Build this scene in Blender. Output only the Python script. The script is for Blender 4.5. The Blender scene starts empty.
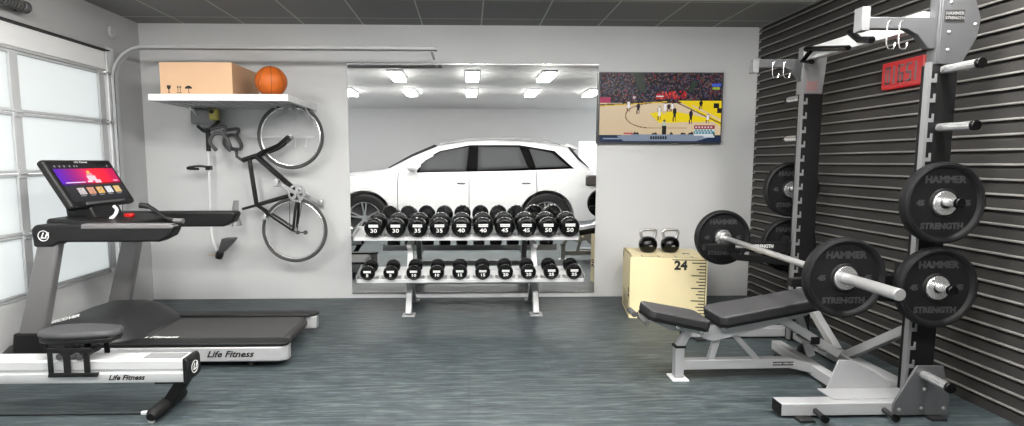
import bpy, bmesh, math, random
from mathutils import Vector, Matrix
random.seed(7)
C = bpy.context.scene.collection
R = math.radians
PI = math.pi

# ------------------------------------------------------------------ materials
def srgb(c):
    return tuple((v/12.92 if v <= .04045 else ((v+.055)/1.055)**2.4) for v in [x/255. for x in c])

def M(name, col, rough=.5, metal=0., var=.06, scale=18., spec=.5, coat=0., bump=0.):
    m = bpy.data.materials.new(name); m.use_nodes = True
    nt = m.node_tree; b = nt.nodes['Principled BSDF']
    c = srgb(col)
    b.inputs['Roughness'].default_value = rough
    b.inputs['Metallic'].default_value = metal
    b.inputs['Specular IOR Level'].default_value = spec
    if coat: b.inputs['Coat Weight'].default_value = coat
    tc = nt.nodes.new('ShaderNodeTexCoord'); nz = nt.nodes.new('ShaderNodeTexNoise')
    nz.inputs['Scale'].default_value = scale; nz.inputs['Detail'].default_value = 4
    nt.links.new(tc.outputs['Object'], nz.inputs['Vector'])
    rp = nt.nodes.new('ShaderNodeMapRange')
    rp.inputs['To Min'].default_value = 1-var; rp.inputs['To Max'].default_value = 1+var
    nt.links.new(nz.outputs['Fac'], rp.inputs['Value'])
    vm = nt.nodes.new('ShaderNodeVectorMath'); vm.operation = 'SCALE'
    vm.inputs[0].default_value = c
    nt.links.new(rp.outputs[0], vm.inputs['Scale'])
    nt.links.new(vm.outputs[0], b.inputs['Base Color'])
    if bump:
        bp = nt.nodes.new('ShaderNodeBump'); bp.inputs['Strength'].default_value = bump
        bp.inputs['Distance'].default_value = .002
        nt.links.new(nz.outputs['Fac'], bp.inputs['Height']); nt.links.new(bp.outputs[0], b.inputs['Normal'])
    return m

def emis_mat(name, col, strength):
    m = bpy.data.materials.new(name); m.use_nodes = True
    b = m.node_tree.nodes['Principled BSDF']
    b.inputs['Base Color'].default_value = (.02, .02, .02, 1)
    b.inputs['Emission Color'].default_value = (*srgb(col), 1)
    b.inputs['Emission Strength'].default_value = strength
    return m

def screen_mat(name, strength):
    m = bpy.data.materials.new(name); m.use_nodes = True
    nt = m.node_tree; b = nt.nodes['Principled BSDF']
    a = nt.nodes.new('ShaderNodeAttribute'); a.attribute_name = 'screen'
    nt.links.new(a.outputs['Color'], b.inputs['Emission Color'])
    b.inputs['Base Color'].default_value = (.01, .01, .01, 1)
    b.inputs['Roughness'].default_value = .3; b.inputs['Specular IOR Level'].default_value = .12
    b.inputs['Emission Strength'].default_value = strength
    return m

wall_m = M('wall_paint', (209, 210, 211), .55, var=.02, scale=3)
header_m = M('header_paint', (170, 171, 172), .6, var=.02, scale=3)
white_m = M('white_satin', (226, 227, 228), .35, var=.02)
white_matte = M('white_board', (205, 206, 207), .5, var=.02)
frame_m = M('door_frame_paint', (178, 180, 182), .4, var=.02)
stripm = M('grey_catch_strip', (128, 129, 131), .4, .2, var=.03)
silver = M('silver_powder_coat', (174, 175, 177), .38, .25, var=.03, scale=40)
silver_shade = M('shaded_silver_coat', (88, 89, 91), .38, .25, var=.03, scale=40)  # darker copy of the silver coat, shade put into the colour
treadgrey = M('titanium_grey_plastic', (116, 115, 116), .4, .2, var=.03)
chrome = M('chrome', (215, 215, 216), .2, 1., var=.03)
steel = M('brushed_steel', (196, 196, 196), .33, .9, var=.05, scale=60)
alu = M('polished_aluminium', (212, 213, 214), .26, .8, var=.03)
black = M('black_plastic', (21, 21, 22), .45, var=.1, spec=.35)
blackm = M('black_coated_steel', (19, 19, 20), .55, .0, var=.1, spec=.25)
rubber = M('black_rubber', (24, 24, 25), .55, var=.15, scale=60)
ureth = M('black_urethane', (4, 4, 5), .26, var=.15, spec=.35)
plate_m = M('black_plate_rubber', (19, 19, 21), .55, var=.12, scale=50, spec=.25)
letter_m = M('grey_moulded_lettering', (56, 56, 58), .5, var=.05)
pad_m = M('charcoal_upholstery', (62, 62, 64), .55, var=.06, scale=120, bump=.1)
padside_m = M('black_upholstery', (30, 30, 32), .5, var=.08, scale=120)
belt_m = M('treadmill_belt_rubber', (62, 61, 61), .6, var=.06, scale=200, bump=.2)
hood_m = M('charcoal_hood_plastic', (36, 36, 38), .5, var=.08)
bike_m = M('black_bike_paint', (14, 14, 15), .3, var=.05)
tyre_m = M('bike_tyre', (70, 70, 70), .6, var=.06)
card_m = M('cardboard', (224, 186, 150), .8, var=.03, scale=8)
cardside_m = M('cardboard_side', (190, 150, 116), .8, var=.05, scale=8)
ply_m = M('birch_plywood', (240, 225, 180), .55, var=.03, scale=5)
ink_m = M('dark_print', (30, 28, 26), .6, var=.05)
whiteink = M('white_print', (235, 235, 235), .5, var=.02)
red_m = M('red_plastic', (200, 25, 22), .4, var=.05)
carpaint = M('white_car_paint', (222, 223, 224), .25, var=.01, coat=.3)
carglass = M('tinted_car_glass', (62, 63, 65), .5, var=.02, spec=.08)
cardark = M('car_dark_trim', (30, 30, 31), .6, var=.05)
seam_m = M('panel_gap', (70, 70, 72), .6, var=.02)
yellow_m = M('yellow_plastic', (178, 168, 84), .45, var=.05)
grey_m = M('grey_plastic', (128, 129, 130), .5, var=.05)
dgrey_m = M('dark_grey_plastic', (70, 70, 71), .5, var=.05)
orange_m = M('orange_line', (220, 160, 60), .5, var=.05)
lineg = M('grid_print', (100, 85, 60), .6, var=.05)
slat_m = M('charcoal_slatwall', (50, 49, 48), .55, var=.06, scale=6, spec=.3)
lip_glint_m = M('slat_lip_glint', (140, 139, 136), .45, .4, var=.04)  # lighter colour stands in for the glint along the slat lips
groove_m = M('slat_groove', (26, 26, 26), .7, var=.05)
concrete_m = M('sealed_concrete', (120, 126, 128), .5, var=.08, scale=3)
ceil_white = M('light_ceiling', (214, 214, 214), .7, var=.02)
tail_m = M('taillight_lens', (74, 70, 70), .2, var=.05)
disk_m = M('white_disc', (180, 180, 180), .5, var=.02)

def ball_material():
    m = M('basketball_leather', (196, 96, 20), .55, var=.08, scale=90, bump=.3)
    return m
ball_m = ball_material()

def floor_material():
    m = bpy.data.materials.new('rubber_plank_floor'); m.use_nodes = True
    nt = m.node_tree; N = nt.nodes; L = nt.links; b = N['Principled BSDF']
    tc = N.new('ShaderNodeTexCoord')
    mp = N.new('ShaderNodeMapping'); mp.inputs['Scale'].default_value = (1.3, 14., 1.)
    L.new(tc.outputs['Object'], mp.inputs['Vector'])
    n1 = N.new('ShaderNodeTexNoise'); n1.inputs['Scale'].default_value = 2.6; n1.inputs['Detail'].default_value = 9; n1.inputs['Roughness'].default_value = .68
    n1.inputs['Distortion'].default_value = .35
    L.new(mp.outputs[0], n1.inputs['Vector'])
    cr = N.new('ShaderNodeValToRGB'); e = cr.color_ramp.elements
    e[0].position = .38; e[0].color = (*srgb((38, 46, 48)), 1)
    e[1].position = .63; e[1].color = (*srgb((84, 92, 92)), 1)
    k = cr.color_ramp.elements.new(.5); k.color = (*srgb((54, 64, 66)), 1)
    L.new(n1.outputs['Fac'], cr.inputs[0])
    # violet-blue flecks
    mp2 = N.new('ShaderNodeMapping'); mp2.inputs['Scale'].default_value = (3., 22., 1.); L.new(tc.outputs['Object'], mp2.inputs['Vector'])
    n2 = N.new('ShaderNodeTexNoise'); n2.inputs['Scale'].default_value = 3.; n2.inputs['Detail'].default_value = 6; L.new(mp2.outputs[0], n2.inputs['Vector'])
    r2 = N.new('ShaderNodeMapRange'); r2.inputs['From Min'].default_value = .55; r2.inputs['From Max'].default_value = .75; L.new(n2.outputs['Fac'], r2.inputs['Value'])
    r2.inputs['To Max'].default_value = .55
    mx = N.new('ShaderNodeMix'); mx.data_type = 'RGBA'; L.new(r2.outputs[0], mx.inputs['Factor'])
    L.new(cr.outputs[0], mx.inputs['A']); mx.inputs['B'].default_value = (*srgb((99, 105, 122)), 1)
    # plank seams
    br = N.new('ShaderNodeTexBrick'); br.inputs['Scale'].default_value = 1.; br.inputs['Mortar Size'].default_value = .004
    br.inputs['Brick Width'].default_value = 1.1; br.inputs['Row Height'].default_value = .55
    br.inputs['Color1'].default_value = (.94, .94, .94, 1); br.inputs['Color2'].default_value = (1.06, 1.06, 1.06, 1); br.inputs['Mortar'].default_value = (.86, .86, .86, 1)
    L.new(tc.outputs['Object'], br.inputs['Vector'])
    mm = N.new('ShaderNodeMix'); mm.data_type = 'RGBA'; mm.blend_type = 'MULTIPLY'; mm.inputs['Factor'].default_value = 1.
    L.new(mx.outputs['Result'], mm.inputs['A']); L.new(br.outputs['Color'], mm.inputs['B'])
    L.new(mm.outputs['Result'], b.inputs['Base Color'])
    b.inputs['Roughness'].default_value = .5
    return m
floor_m = floor_material()

def ceiling_material():
    m = bpy.data.materials.new('acoustic_ceiling_tiles'); m.use_nodes = True
    nt = m.node_tree; N = nt.nodes; L = nt.links; b = N['Principled BSDF']
    tc = N.new('ShaderNodeTexCoord')
    mp = N.new('ShaderNodeMapping'); mp.inputs['Location'].default_value = (-.13, -5.02, 0); L.new(tc.outputs['Object'], mp.inputs['Vector'])
    br = N.new('ShaderNodeTexBrick'); br.offset = 0; br.inputs['Scale'].default_value = 1.; br.inputs['Mortar Size'].default_value = .006
    br.inputs['Brick Width'].default_value = .56; br.inputs['Row Height'].default_value = .56
    br.inputs['Color1'].default_value = (*srgb((132, 132, 132)), 1); br.inputs['Color2'].default_value = (*srgb((137, 137, 137)), 1)
    br.inputs['Mortar'].default_value = (*srgb((205, 205, 203)), 1)
    L.new(mp.outputs[0], br.inputs['Vector'])
    nz = N.new('ShaderNodeTexNoise'); nz.inputs['Scale'].default_value = 60; nz.inputs['Detail'].default_value = 3; L.new(tc.outputs['Object'], nz.inputs['Vector'])
    mr = N.new('ShaderNodeMapRange'); mr.inputs['To Min'].default_value = .7; mr.inputs['To Max'].default_value = 1.3; L.new(nz.outputs['Fac'], mr.inputs['Value'])
    vm = N.new('ShaderNodeVectorMath'); vm.operation = 'SCALE'; L.new(br.outputs['Color'], vm.inputs[0]); L.new(mr.outputs[0], vm.inputs['Scale'])
    L.new(vm.outputs[0], b.inputs['Base Color']); b.inputs['Roughness'].default_value = .9
    return m
ceil_m = ceiling_material()

mirror_m = bpy.data.materials.new('mirror_glass'); mirror_m.use_nodes = True
_b = mirror_m.node_tree.nodes['Principled BSDF']
_b.inputs['Base Color'].default_value = (.77, .775, .775, 1); _b.inputs['Metallic'].default_value = 1; _b.inputs['Roughness'].default_value = .0

pane_m = bpy.data.materials.new('frosted_pane'); pane_m.use_nodes = True
_n = pane_m.node_tree; _b = _n.nodes['Principled BSDF']
_t = _n.nodes.new('ShaderNodeBsdfTranslucent'); _t.inputs[0].default_value = (*srgb((238, 241, 241)), 1)
_mx = _n.nodes.new('ShaderNodeMixShader'); _mx.inputs[0].default_value = .6
_b.inputs['Base Color'].default_value = (*srgb((218, 220, 220)), 1); _b.inputs['Roughness'].default_value = .3
_n.links.new(_b.outputs[0], _mx.inputs[1]); _n.links.new(_t.outputs[0], _mx.inputs[2])
_n.links.new(_mx.outputs[0], _n.nodes['Material Output'].inputs['Surface'])

light_m = emis_mat('fluorescent_diffuser', (255, 252, 247), 70.)

# ------------------------------------------------------------------ mesh tools
def wm(o):
    m = Matrix.Identity(4)
    while o is not None:
        m = o.matrix_basis @ m; o = o.parent
    return m

class MB:
    def __init__(s): s.bm = bmesh.new()
    def add(s, vs, fs):
        v = [s.bm.verts.new(p) for p in vs]
        for f in fs:
            try: s.bm.faces.new([v[i] for i in f])
            except ValueError: pass
        return s
    def box(s, x0, x1, y0, y1, z0, z1, mat=None):
        vs = [Vector((x, y, z)) for z in (z0, z1) for x, y in ((x0, y0), (x1, y0), (x1, y1), (x0, y1))]
        if mat: vs = [mat @ v for v in vs]
        return s.add(vs, [(3, 2, 1, 0), (4, 5, 6, 7), (0, 1, 5, 4), (1, 2, 6, 5), (2, 3, 7, 6), (3, 0, 4, 7)])
    def prism(s, pts, d0, d1, axis='y', mat=None):
        """pts 2D polygon; axis y: (x,z), axis x: (y,z), axis z: (x,y)"""
        def mk(a, b, d):
            v = {'y': (a, d, b), 'x': (d, a, b), 'z': (a, b, d)}[axis]
            return mat @ Vector(v) if mat else Vector(v)
        n = len(pts)
        vs = [mk(a, b, d0) for a, b in pts]+[mk(a, b, d1) for a, b in pts]
        fs = [tuple(range(n)), tuple(range(2*n-1, n-1, -1))]+[(i, (i+1) % n, (i+1) % n+n, i+n) for i in range(n)]
        return s.add(vs, fs)
    def cyl(s, p0, p1, r, r2=None, n=20, caps=True):
        p0, p1 = Vector(p0), Vector(p1); r2 = r if r2 is None else r2
        d = (p1-p0).normalized(); u = d.orthogonal().normalized(); w = d.cross(u)
        vs = []
        for p, q in ((p0, r), (p1, r2)):
            for i in range(n):
                a = 2*PI*i/n; vs.append(p+(u*math.cos(a)+w*math.sin(a))*q)
        fs = [(i, (i+1) % n, (i+1) % n+n, i+n) for i in range(n)]
        if caps: fs += [tuple(range(n-1, -1, -1)), tuple(range(n, 2*n))]
        return s.add(vs, fs)
    def tube(s, pts, r, n=10, closed=False, flat=None):
        pts = [Vector(p) for p in pts]; m = len(pts); rr = r if isinstance(r, (list, tuple)) else [r]*m
        vs = []; prev = None
        for i, p in enumerate(pts):
            if closed: t = (pts[(i+1) % m]-pts[i-1]).normalized()
            else: t = (pts[min(i+1, m-1)]-pts[max(i-1, 0)]).normalized()
            u = t.orthogonal().normalized() if prev is None else (prev-t*prev.dot(t)).normalized()
            prev = u; w = t.cross(u)
            for k in range(n):
                a = 2*PI*k/n; vs.append(p+(u*math.cos(a)+w*math.sin(a))*rr[i])
        fs = []
        for i in range(m if closed else m-1):
            j = (i+1) % m
            for k in range(n): fs.append((i*n+k, i*n+(k+1) % n, j*n+(k+1) % n, j*n+k))
        if not closed: fs += [tuple(range(n-1, -1, -1)), tuple(range((m-1)*n, m*n))]
        return s.add(vs, fs)
    def lathe(s, prof, o=(0, 0, 0), axis=(0, 1, 0), n=40, closed=False):
        """prof: list of (r, h) along axis"""
        o = Vector(o); d = Vector(axis).normalized(); u = d.orthogonal().normalized(); w = d.cross(u)
        vs = []
        for r, h in prof:
            for k in range(n):
                a = 2*PI*k/n; vs.append(o+d*h+(u*math.cos(a)+w*math.sin(a))*r)
        m = len(prof); fs = []
        for i in range(m if closed else m-1):
            j = (i+1) % m
            for k in range(n): fs.append((i*n+k, i*n+(k+1) % n, j*n+(k+1) % n, j*n+k))
        if not closed: fs += [tuple(range(n-1, -1, -1)), tuple(range((m-1)*n, m*n))]
        return s.add(vs, fs)
    def beam(s, p0, p1, w, h, side=(0, 1, 0)):
        """rectangular bar from p0 to p1; w along 'side', h across"""
        p0, p1 = Vector(p0), Vector(p1); d = (p1-p0).normalized()
        sd = Vector(side); sd = (sd-d*sd.dot(d)).normalized(); up = d.cross(sd)
        vs = []
        for p in (p0, p1):
            for a, b in ((-1, -1), (1, -1), (1, 1), (-1, 1)): vs.append(p+sd*a*w/2+up*b*h/2)
        return s.add(vs, [(0, 3, 2, 1), (4, 5, 6, 7), (0, 1, 5, 4), (1, 2, 6, 5), (2, 3, 7, 6), (3, 0, 4, 7)])
    def sphere(s, c, r, n=20, sc=(1, 1, 1)):
        prof = []
        c = Vector(c); vs = []; m = n//2
        vs.append(c+Vector((0, 0, -r*sc[2])))
        for i in range(1, m):
            a = PI*i/m-PI/2
            for k in range(n):
                t = 2*PI*k/n
                vs.append(c+Vector((r*sc[0]*math.cos(a)*math.cos(t), r*sc[1]*math.cos(a)*math.sin(t), r*sc[2]*math.sin(a))))
        vs.append(c+Vector((0, 0, r*sc[2]))); fs = []
        for k in range(n):
            fs.append((0, 1+(k+1) % n, 1+k)); l = 1+(m-2)*n
            fs.append((len(vs)-1, l+k, l+(k+1) % n))
        for i in range(m-2):
            for k in range(n): fs.append((1+i*n+k, 1+i*n+(k+1) % n, 1+(i+1)*n+(k+1) % n, 1+(i+1)*n+k))
        return s.add(vs, fs)
    def text(s, txt, size, o, rt, up, depth=.001, shear=0., align='CENTER', sx=1., bold=0.):
        cu = bpy.data.curves.new('t', 'FONT'); cu.body = txt; cu.size = size; cu.extrude = depth; cu.shear = shear
        cu.align_x = align; cu.align_y = 'CENTER'; cu.resolution_u = 2; cu.offset = bold
        ob = bpy.data.objects.new('t', cu); C.objects.link(ob)
        dg = bpy.context.evaluated_depsgraph_get(); me = bpy.data.meshes.new_from_object(ob.evaluated_get(dg))
        bpy.data.objects.remove(ob); bpy.data.curves.remove(cu)
        rt = Vector(rt).normalized(); up = Vector(up).normalized(); nn = rt.cross(up)
        m = Matrix.Translation(Vector(o)) @ Matrix((rt, up, nn)).transposed().to_4x4() @ Matrix.Diagonal((sx, 1, 1, 1))
        me.transform(m); s.bm.from_mesh(me); bpy.data.meshes.remove(me)
        return s
    def xf(s, m):
        bmesh.ops.transform(s.bm, matrix=m, verts=s.bm.verts); return s
    def build(s, name, mat, parent=None, world=True, bev=0., seg=2, smooth=35, norm=True):
        if norm: bmesh.ops.recalc_face_normals(s.bm, faces=s.bm.faces)
        me = bpy.data.meshes.new(name)
        s.bm.to_mesh(me); s.bm.free()
        o = bpy.data.objects.new(name, me); C.objects.link(o)
        if isinstance(mat, (list, tuple)):
            for q in mat: me.materials.append(q)
        else: me.materials.append(mat)
        if parent is not None:
            o.parent = parent
            if world: me.transform(wm(parent).inverted())
        elif world:
            xs = [v.co for v in me.vertices]
            c = Vector(((min(v.x for v in xs)+max(v.x for v in xs))/2, (min(v.y for v in xs)+max(v.y for v in xs))/2, min(v.z for v in xs)))
            me.transform(Matrix.Translation(-c)); o.location = c
        if smooth:
            me.polygons.foreach_set('use_smooth', [True]*len(me.polygons)); me.set_sharp_from_angle(angle=R(smooth))
        if bev:
            b = o.modifiers.new('bevel', 'BEVEL'); b.width = bev; b.segments = seg; b.limit_method = 'ANGLE'; b.angle_limit = R(40)
            b.harden_normals = False
        return o

def tag(o, label, cat, group=None):
    o['label'] = label; o['category'] = cat
    if group: o['group'] = group
    return o
def thing(name, label, cat, loc, rot=(0, 0, 0), group=None):
    o = bpy.data.objects.new(name, None); C.objects.link(o); o.location = loc; o.rotation_euler = rot; o.empty_display_size = .1
    return tag(o, label, cat, group)
def struct(name, mb, mat, **k):
    o = mb.build(name, mat, None, world=False, smooth=k.pop('smooth', 0), **k); o['kind'] = 'structure'; return o
def plabel(o, t): o['label'] = t; return o
def copy_tree(o, parent=None):
    c = o.copy(); C.objects.link(c); c.parent = parent
    for ch in list(o.children): copy_tree(ch, c)
    return c
def arc(c, r, a0, a1, n, plane='xz'):
    out = []
    for i in range(n+1):
        a = R(a0+(a1-a0)*i/n); u, v = r*math.cos(a), r*math.sin(a)
        out.append({'xz': (c[0]+u, c[1], c[2]+v), 'yz': (c[0], c[1]+u, c[2]+v), 'xy': (c[0]+u, c[1]+v, c[2])}[plane])
    return out
def smoothpath(pts, k=6):
    P = [Vector(p) for p in pts]; out = []
    for i in range(len(P)-1):
        p0 = P[max(i-1, 0)]; p1 = P[i]; p2 = P[i+1]; p3 = P[min(i+2, len(P)-1)]
        for j in range(k):
            t = j/k
            out.append(.5*((2*p1)+(p2-p0)*t+(2*p0-5*p1+4*p2-p3)*t*t+(3*p1-p0-3*p2+p3)*t**3))
    out.append(P[-1]); return out

# ------------------------------------------------------------------ room
XL, XR, YB, YF, ZC = -3.10, 2.83, 5.25, -.38, 2.65     # gym shell
RX0, RX1, RYB, RZ = -5.2, 4.6, -2.75, -.31             # parking bay behind
struct('floor', MB().box(XL-.1, XR+.12, YF, YB+.1, -.12, 0), floor_m)
struct('floor_garage_bay', MB().box(RX0, RX1, RYB-.1, YF, -.43, RZ), concrete_m)
struct('wall_back', MB().box(XL-.15, XR+.15, YB, YB+.12, 0, ZC), wall_m)
struct('ceiling', MB().box(XL-.15, XR+.15, 4.43, YB+.12, ZC, ZC+.1), ceil_m)
struct('ceiling_light_area', MB().box(RX0, RX1, RYB-.1, 4.43, ZC, ZC+.1), ceil_white)
# left wall with the garage door opening
DY0, DY1, DZ = 1.30, 4.76, 2.30
w = MB()
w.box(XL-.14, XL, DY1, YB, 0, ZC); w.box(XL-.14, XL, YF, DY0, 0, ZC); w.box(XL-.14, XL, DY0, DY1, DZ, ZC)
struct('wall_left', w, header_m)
# rear parking bay walls
w = MB(); w.box(RX0-.1, XL-.14, YF, YF+.1, RZ, ZC); struct('wall_bay_left', w, wall_m)
w = MB(); w.box(XR+.13, RX1+.1, YF, YF+.1, RZ, ZC); struct('wall_bay_right', w, wall_m)
w = MB(); w.box(RX0-.1, 2.74, RYB-.1, RYB, RZ, ZC); w.box(2.74, RX1+.1, RYB-.1, RYB, 1.86, ZC); struct('wall_bay_rear', w, wall_m)
w = MB(); w.box(RX0-.1, RX0+.25, RYB, RYB+.35, RZ, ZC); struct('wall_bay_pier', w, wall_m)

# right slat wall: flat faces, dark grooves, lighter lip strips painting the specular line
pitch = .079
w = MB(); lip_strips = MB(); nsl = int(ZC/pitch)+1
prof = [(XR+.13, 0)]
for i in range(nsl):
    z = i*pitch; z1 = min(z+pitch, ZC)
    prof += [(XR, z+.000), (XR, z1-.028), (XR+.024, z1-.027), (XR+.024, z1-.0005)]
prof += [(XR+.13, ZC)]
w.prism([(a, b) for a, b in prof], YF, YB, 'y')
struct('wall_right', w, slat_m, norm=True)
for i in range(nsl):
    z = min((i+1)*pitch, ZC-.001)
    lip_strips.prism([(XR+.012, z-.0005), (XR-.004, z-.0005), (XR-.008, z-.004), (XR-.008, z-.0105), (XR-.003, z-.0135), (XR+.004, z-.0125), (XR+.002, z-.010), (XR-.003, z-.009), (XR+.012, z-.0035)], YF+.01, YB-.003, 'y')
struct('trim_1', lip_strips, lip_glint_m)

# ------------------------------------------------------------------ garage door
door = bpy.data.objects.new('door_1', None); C.objects.link(door); door.location = (XL-.05, 3.03, 0); door['kind'] = 'structure'
X0, X1 = XL-.022, XL+.012
rows = [.42, .845, 1.27, 1.69, 2.11]
fr = MB()
muls = [DY0+.10, DY0+.10+.83, DY0+.10+2*.83, 3.80, 4.66]
muls = [1.40, 2.19, 2.98, 3.79, 4.67]
for z in rows: fr.box(X0, X1, DY0, DY1-.03, z-.022, z-.002); fr.box(X0, X1, DY0, DY1-.03, z+.002, z+.022)
for y in muls:
    for a in range(4): fr.box(X0-.001, X1+.004, y-.035, y+.035, rows[a]+.003, rows[a+1]-.003)
fr.build('door_frame', frame_m, door, bev=.003)
for a in range(4):
    for b in range(len(muls)-1):
        MB().box(X0+.014, X0+.020, muls[b]+.033, muls[b+1]-.033, rows[a]+.020, rows[a+1]-.020).build('pane', pane_m, door, smooth=0)
MB().box(X0, X1, DY0, DY1-.03, 0.01, rows[0]-.024).build('bottom_panel', white_matte, door, bev=.003)
MB().box(X0, X1, DY0, DY1-.03, rows[-1]+.024, DZ-.015).build('top_panel', white_m, door, bev=.003)
MB().box(X0-.01, X1+.03, DY0, DY1, DZ-.008, DZ).build('weather_strip', blackm, door)
for z in rows:
    h = MB()
    h.box(X1, X1+.012, 4.62, 4.72, z-.02, z+.02); h.cyl((X1+.02, 4.70, z), (X1+.02, 4.80, z), .007, n=10); h.cyl((X1+.02, 4.78, z), (X1+.02, 4.80, z), .020, n=14)
    h.build('roller_hinge', steel, door)
for y in muls[1:4]:
    for z in rows[1:4]:
        h = MB().box(X1+.004, X1+.012, y-.03, y+.03, z-.03, z+.03); h.cyl((X1+.012, y-.03, z), (X1+.012, y+.03, z), .007, n=8)
        h.build('hinge', frame_m, door)
# jamb and track
struct('trim_2', MB().box(XL, XL+.012, DY1, DY1+.09, 0, DZ+.03), white_matte)
TKY = 4.80
tk = thing('garage_door_track', 'white overhead door track curving from the garage door along the ceiling height', 'door track', (XL+.05, TKY, 0))
TX = XL+.055
path = [(TX, TKY, .0), (TX, TKY, 2.03)]+arc((TX+.26, TKY, 2.06), .26, 180, 90, 10)+[(-.27, TKY, 2.32)]
t = MB()
def ribbon(mb, path, w, th):
    # C-channel: web plus two lips, swept in the XZ plane
    for (wy0, wy1, o0, o1) in ((-w/2, w/2, 0, th), (-w/2, -w/2+th, 0, .028), (w/2-th, w/2, 0, .028)):
        vs = []
        for i, p in enumerate(path):
            p = Vector(p); a = Vector(path[max(i-1, 0)]); b = Vector(path[min(i+1, len(path)-1)])
            tt = (b-a).normalized(); nn = Vector((-tt.z, 0, tt.x))
            for oy, on in ((wy0, o0), (wy1, o0), (wy1, o1), (wy0, o1)): vs.append(p+Vector((0, oy, 0))+nn*on)
        fs = [(0, 1, 2, 3), tuple(len(vs)-4+k for k in (3, 2, 1, 0))]
        for i in range(len(path)-1):
            for k in range(4): fs.append((4*i+k, 4*i+(k+1) % 4, 4*i+4+(k+1) % 4, 4*i+4+k))
        mb.add(vs, fs)
ribbon(t, path, .055, .004)
t.build('rail', frame_m, tk)
h = MB()
for x in (-.32,): h.box(x-.012, x+.012, TKY+.02, YB-.001, 2.324, 2.328)
h.build('wall_strut', white_m, tk)
h = MB()
for z in (.4, 1.0, 1.6): h.box(XL, XL+.04, TKY+.028, TKY+.034, z-.02, z+.02)
h.build('bracket', steel, tk)
cb = MB().cyl((XL+.02, 4.865, .0), (XL+.02, 4.865, 2.2), .0035, n=6)
tag(cb.build('lift_cable', M('steel_cable', (110, 110, 112), .5, .4)), 'thin grey lift cable running up beside the garage door track', 'cable')
# torsion spring above the door
ts = thing('torsion_spring', 'dark coiled torsion spring on the wall above the garage door', 'spring', (XL+.07, 3.4, 2.42))
t = MB().cyl((XL+.07, 2.2, 2.405), (XL+.07, 3.86, 2.405), .020, n=16)
t.build('spring_core', blackm, ts)
hel = [(XL+.07+.033*math.cos(a), 2.5+a/(2*PI)*.026, 2.405+.033*math.sin(a)) for a in [i*2*PI/8 for i in range(8*51)]]
t = MB().tube(hel, .0085, n=5); t.build('coil', dgrey_m, ts)
MB().cyl((XL+.07, 3.82, 2.405), (XL+.07, 3.87, 2.405), .042, n=20).build('end_cone', dgrey_m, ts, bev=.008)
b = MB()
for y in (3.845, 2.25): b.box(XL-.002, XL+.07, y, y+.006, 2.38, 2.43)
b.build('bracket', blackm, ts)
t = MB().lathe([(.0, 0), (.045, 0), (.052, .008), (.052, .02), (.04, .03), (0.001, .03)], (XL, 4.84, 2.47), (1, 0, 0), 28)
tag(t.build('wall_sensor', disk_m), 'small round white sensor on the wall above the garage door corner', 'sensor')

# ------------------------------------------------------------------ ceiling lights
cols = [(-2.15, 'far left'), (-1.04, 'left of centre'), (.07, 'centre'), (1.17, 'right of centre'), (2.27, 'far right')]
rws = [(2.41, 'row nearest the dumbbell mirror'), (.56, 'row nearest the parked car')]
proto = None
for y, rn in rws:
    for x, cn in cols:
        lab = 'glowing white ceiling light panel, %s in the %s' % (cn, rn)
        if proto is None:
            proto = thing('ceiling_light', lab, 'ceiling light', (x, y, ZC-.02), group='ceiling light panels')
            f = MB()
            for a in ((-.105, -.09, -.36, .36), (.09, .105, -.36, .36), (-.105, .105, -.36, -.345), (-.105, .105, .345, .36)): f.box(a[0], a[1], a[2], a[3], -.012, .02)
            f.build('frame', white_m, proto, world=False)
            MB().box(-.09, .09, -.345, .345, -.05, .012).build('diffuser', light_m, proto, world=False, smooth=0)
        else:
            o = copy_tree(proto); o.location = (x, y, ZC-.02); o['label'] = lab

# ------------------------------------------------------------------ mirror
mt = thing('wall_mirror', 'large frameless wall mirror reflecting a white car behind the dumbbell rack', 'mirror', (.06, YB, .06))
MB().box(-1.15, 1.262, YB-.010, YB-.005, .062, 2.28).build('mirror_glass', mirror_m, mt, smooth=0)
MB().box(-1.145, 1.257, YB-.005, YB-.0005, .067, 2.275).build('backing', grey_m, mt)
b = MB().box(-1.152, 1.264, YB-.016, YB-.0005, .050, .062); b.box(-1.152, 1.264, YB-.016, YB-.0005, 2.28, 2.288)
b.build('channel', chrome, mt)

# ------------------------------------------------------------------ screens painted as vertex-coloured cells
def screen(name, W, H, img, o, rt, up, mat, parent):
    """img[h][w] sRGB tuples, row 0 at the top"""
    h = len(img); w_ = len(img[0]); o, rt, up = Vector(o), Vector(rt).normalized(), Vector(up).normalized()
    vs = [tuple(o+rt*(W*i/w_)-up*(H*j/h)) for j in range(h+1) for i in range(w_+1)]
    fs = [(j*(w_+1)+i, (j+1)*(w_+1)+i, (j+1)*(w_+1)+i+1, j*(w_+1)+i+1) for j in range(h) for i in range(w_)]
    me = bpy.data.meshes.new(name); me.from_pydata(vs, [], fs); me.transform(wm(parent).inverted())
    ca = me.color_attributes.new('screen', 'FLOAT_COLOR', 'CORNER'); d = []
    for j in range(h):
        for i in range(w_):
            c = srgb([max(0, min(255, q)) for q in img[j][i]]); d += [*c, 1.]*4
    ca.data.foreach_set('color', d); me.materials.append(mat)
    ob = bpy.data.objects.new(name, me); C.objects.link(ob); ob.parent = parent
    return ob

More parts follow.
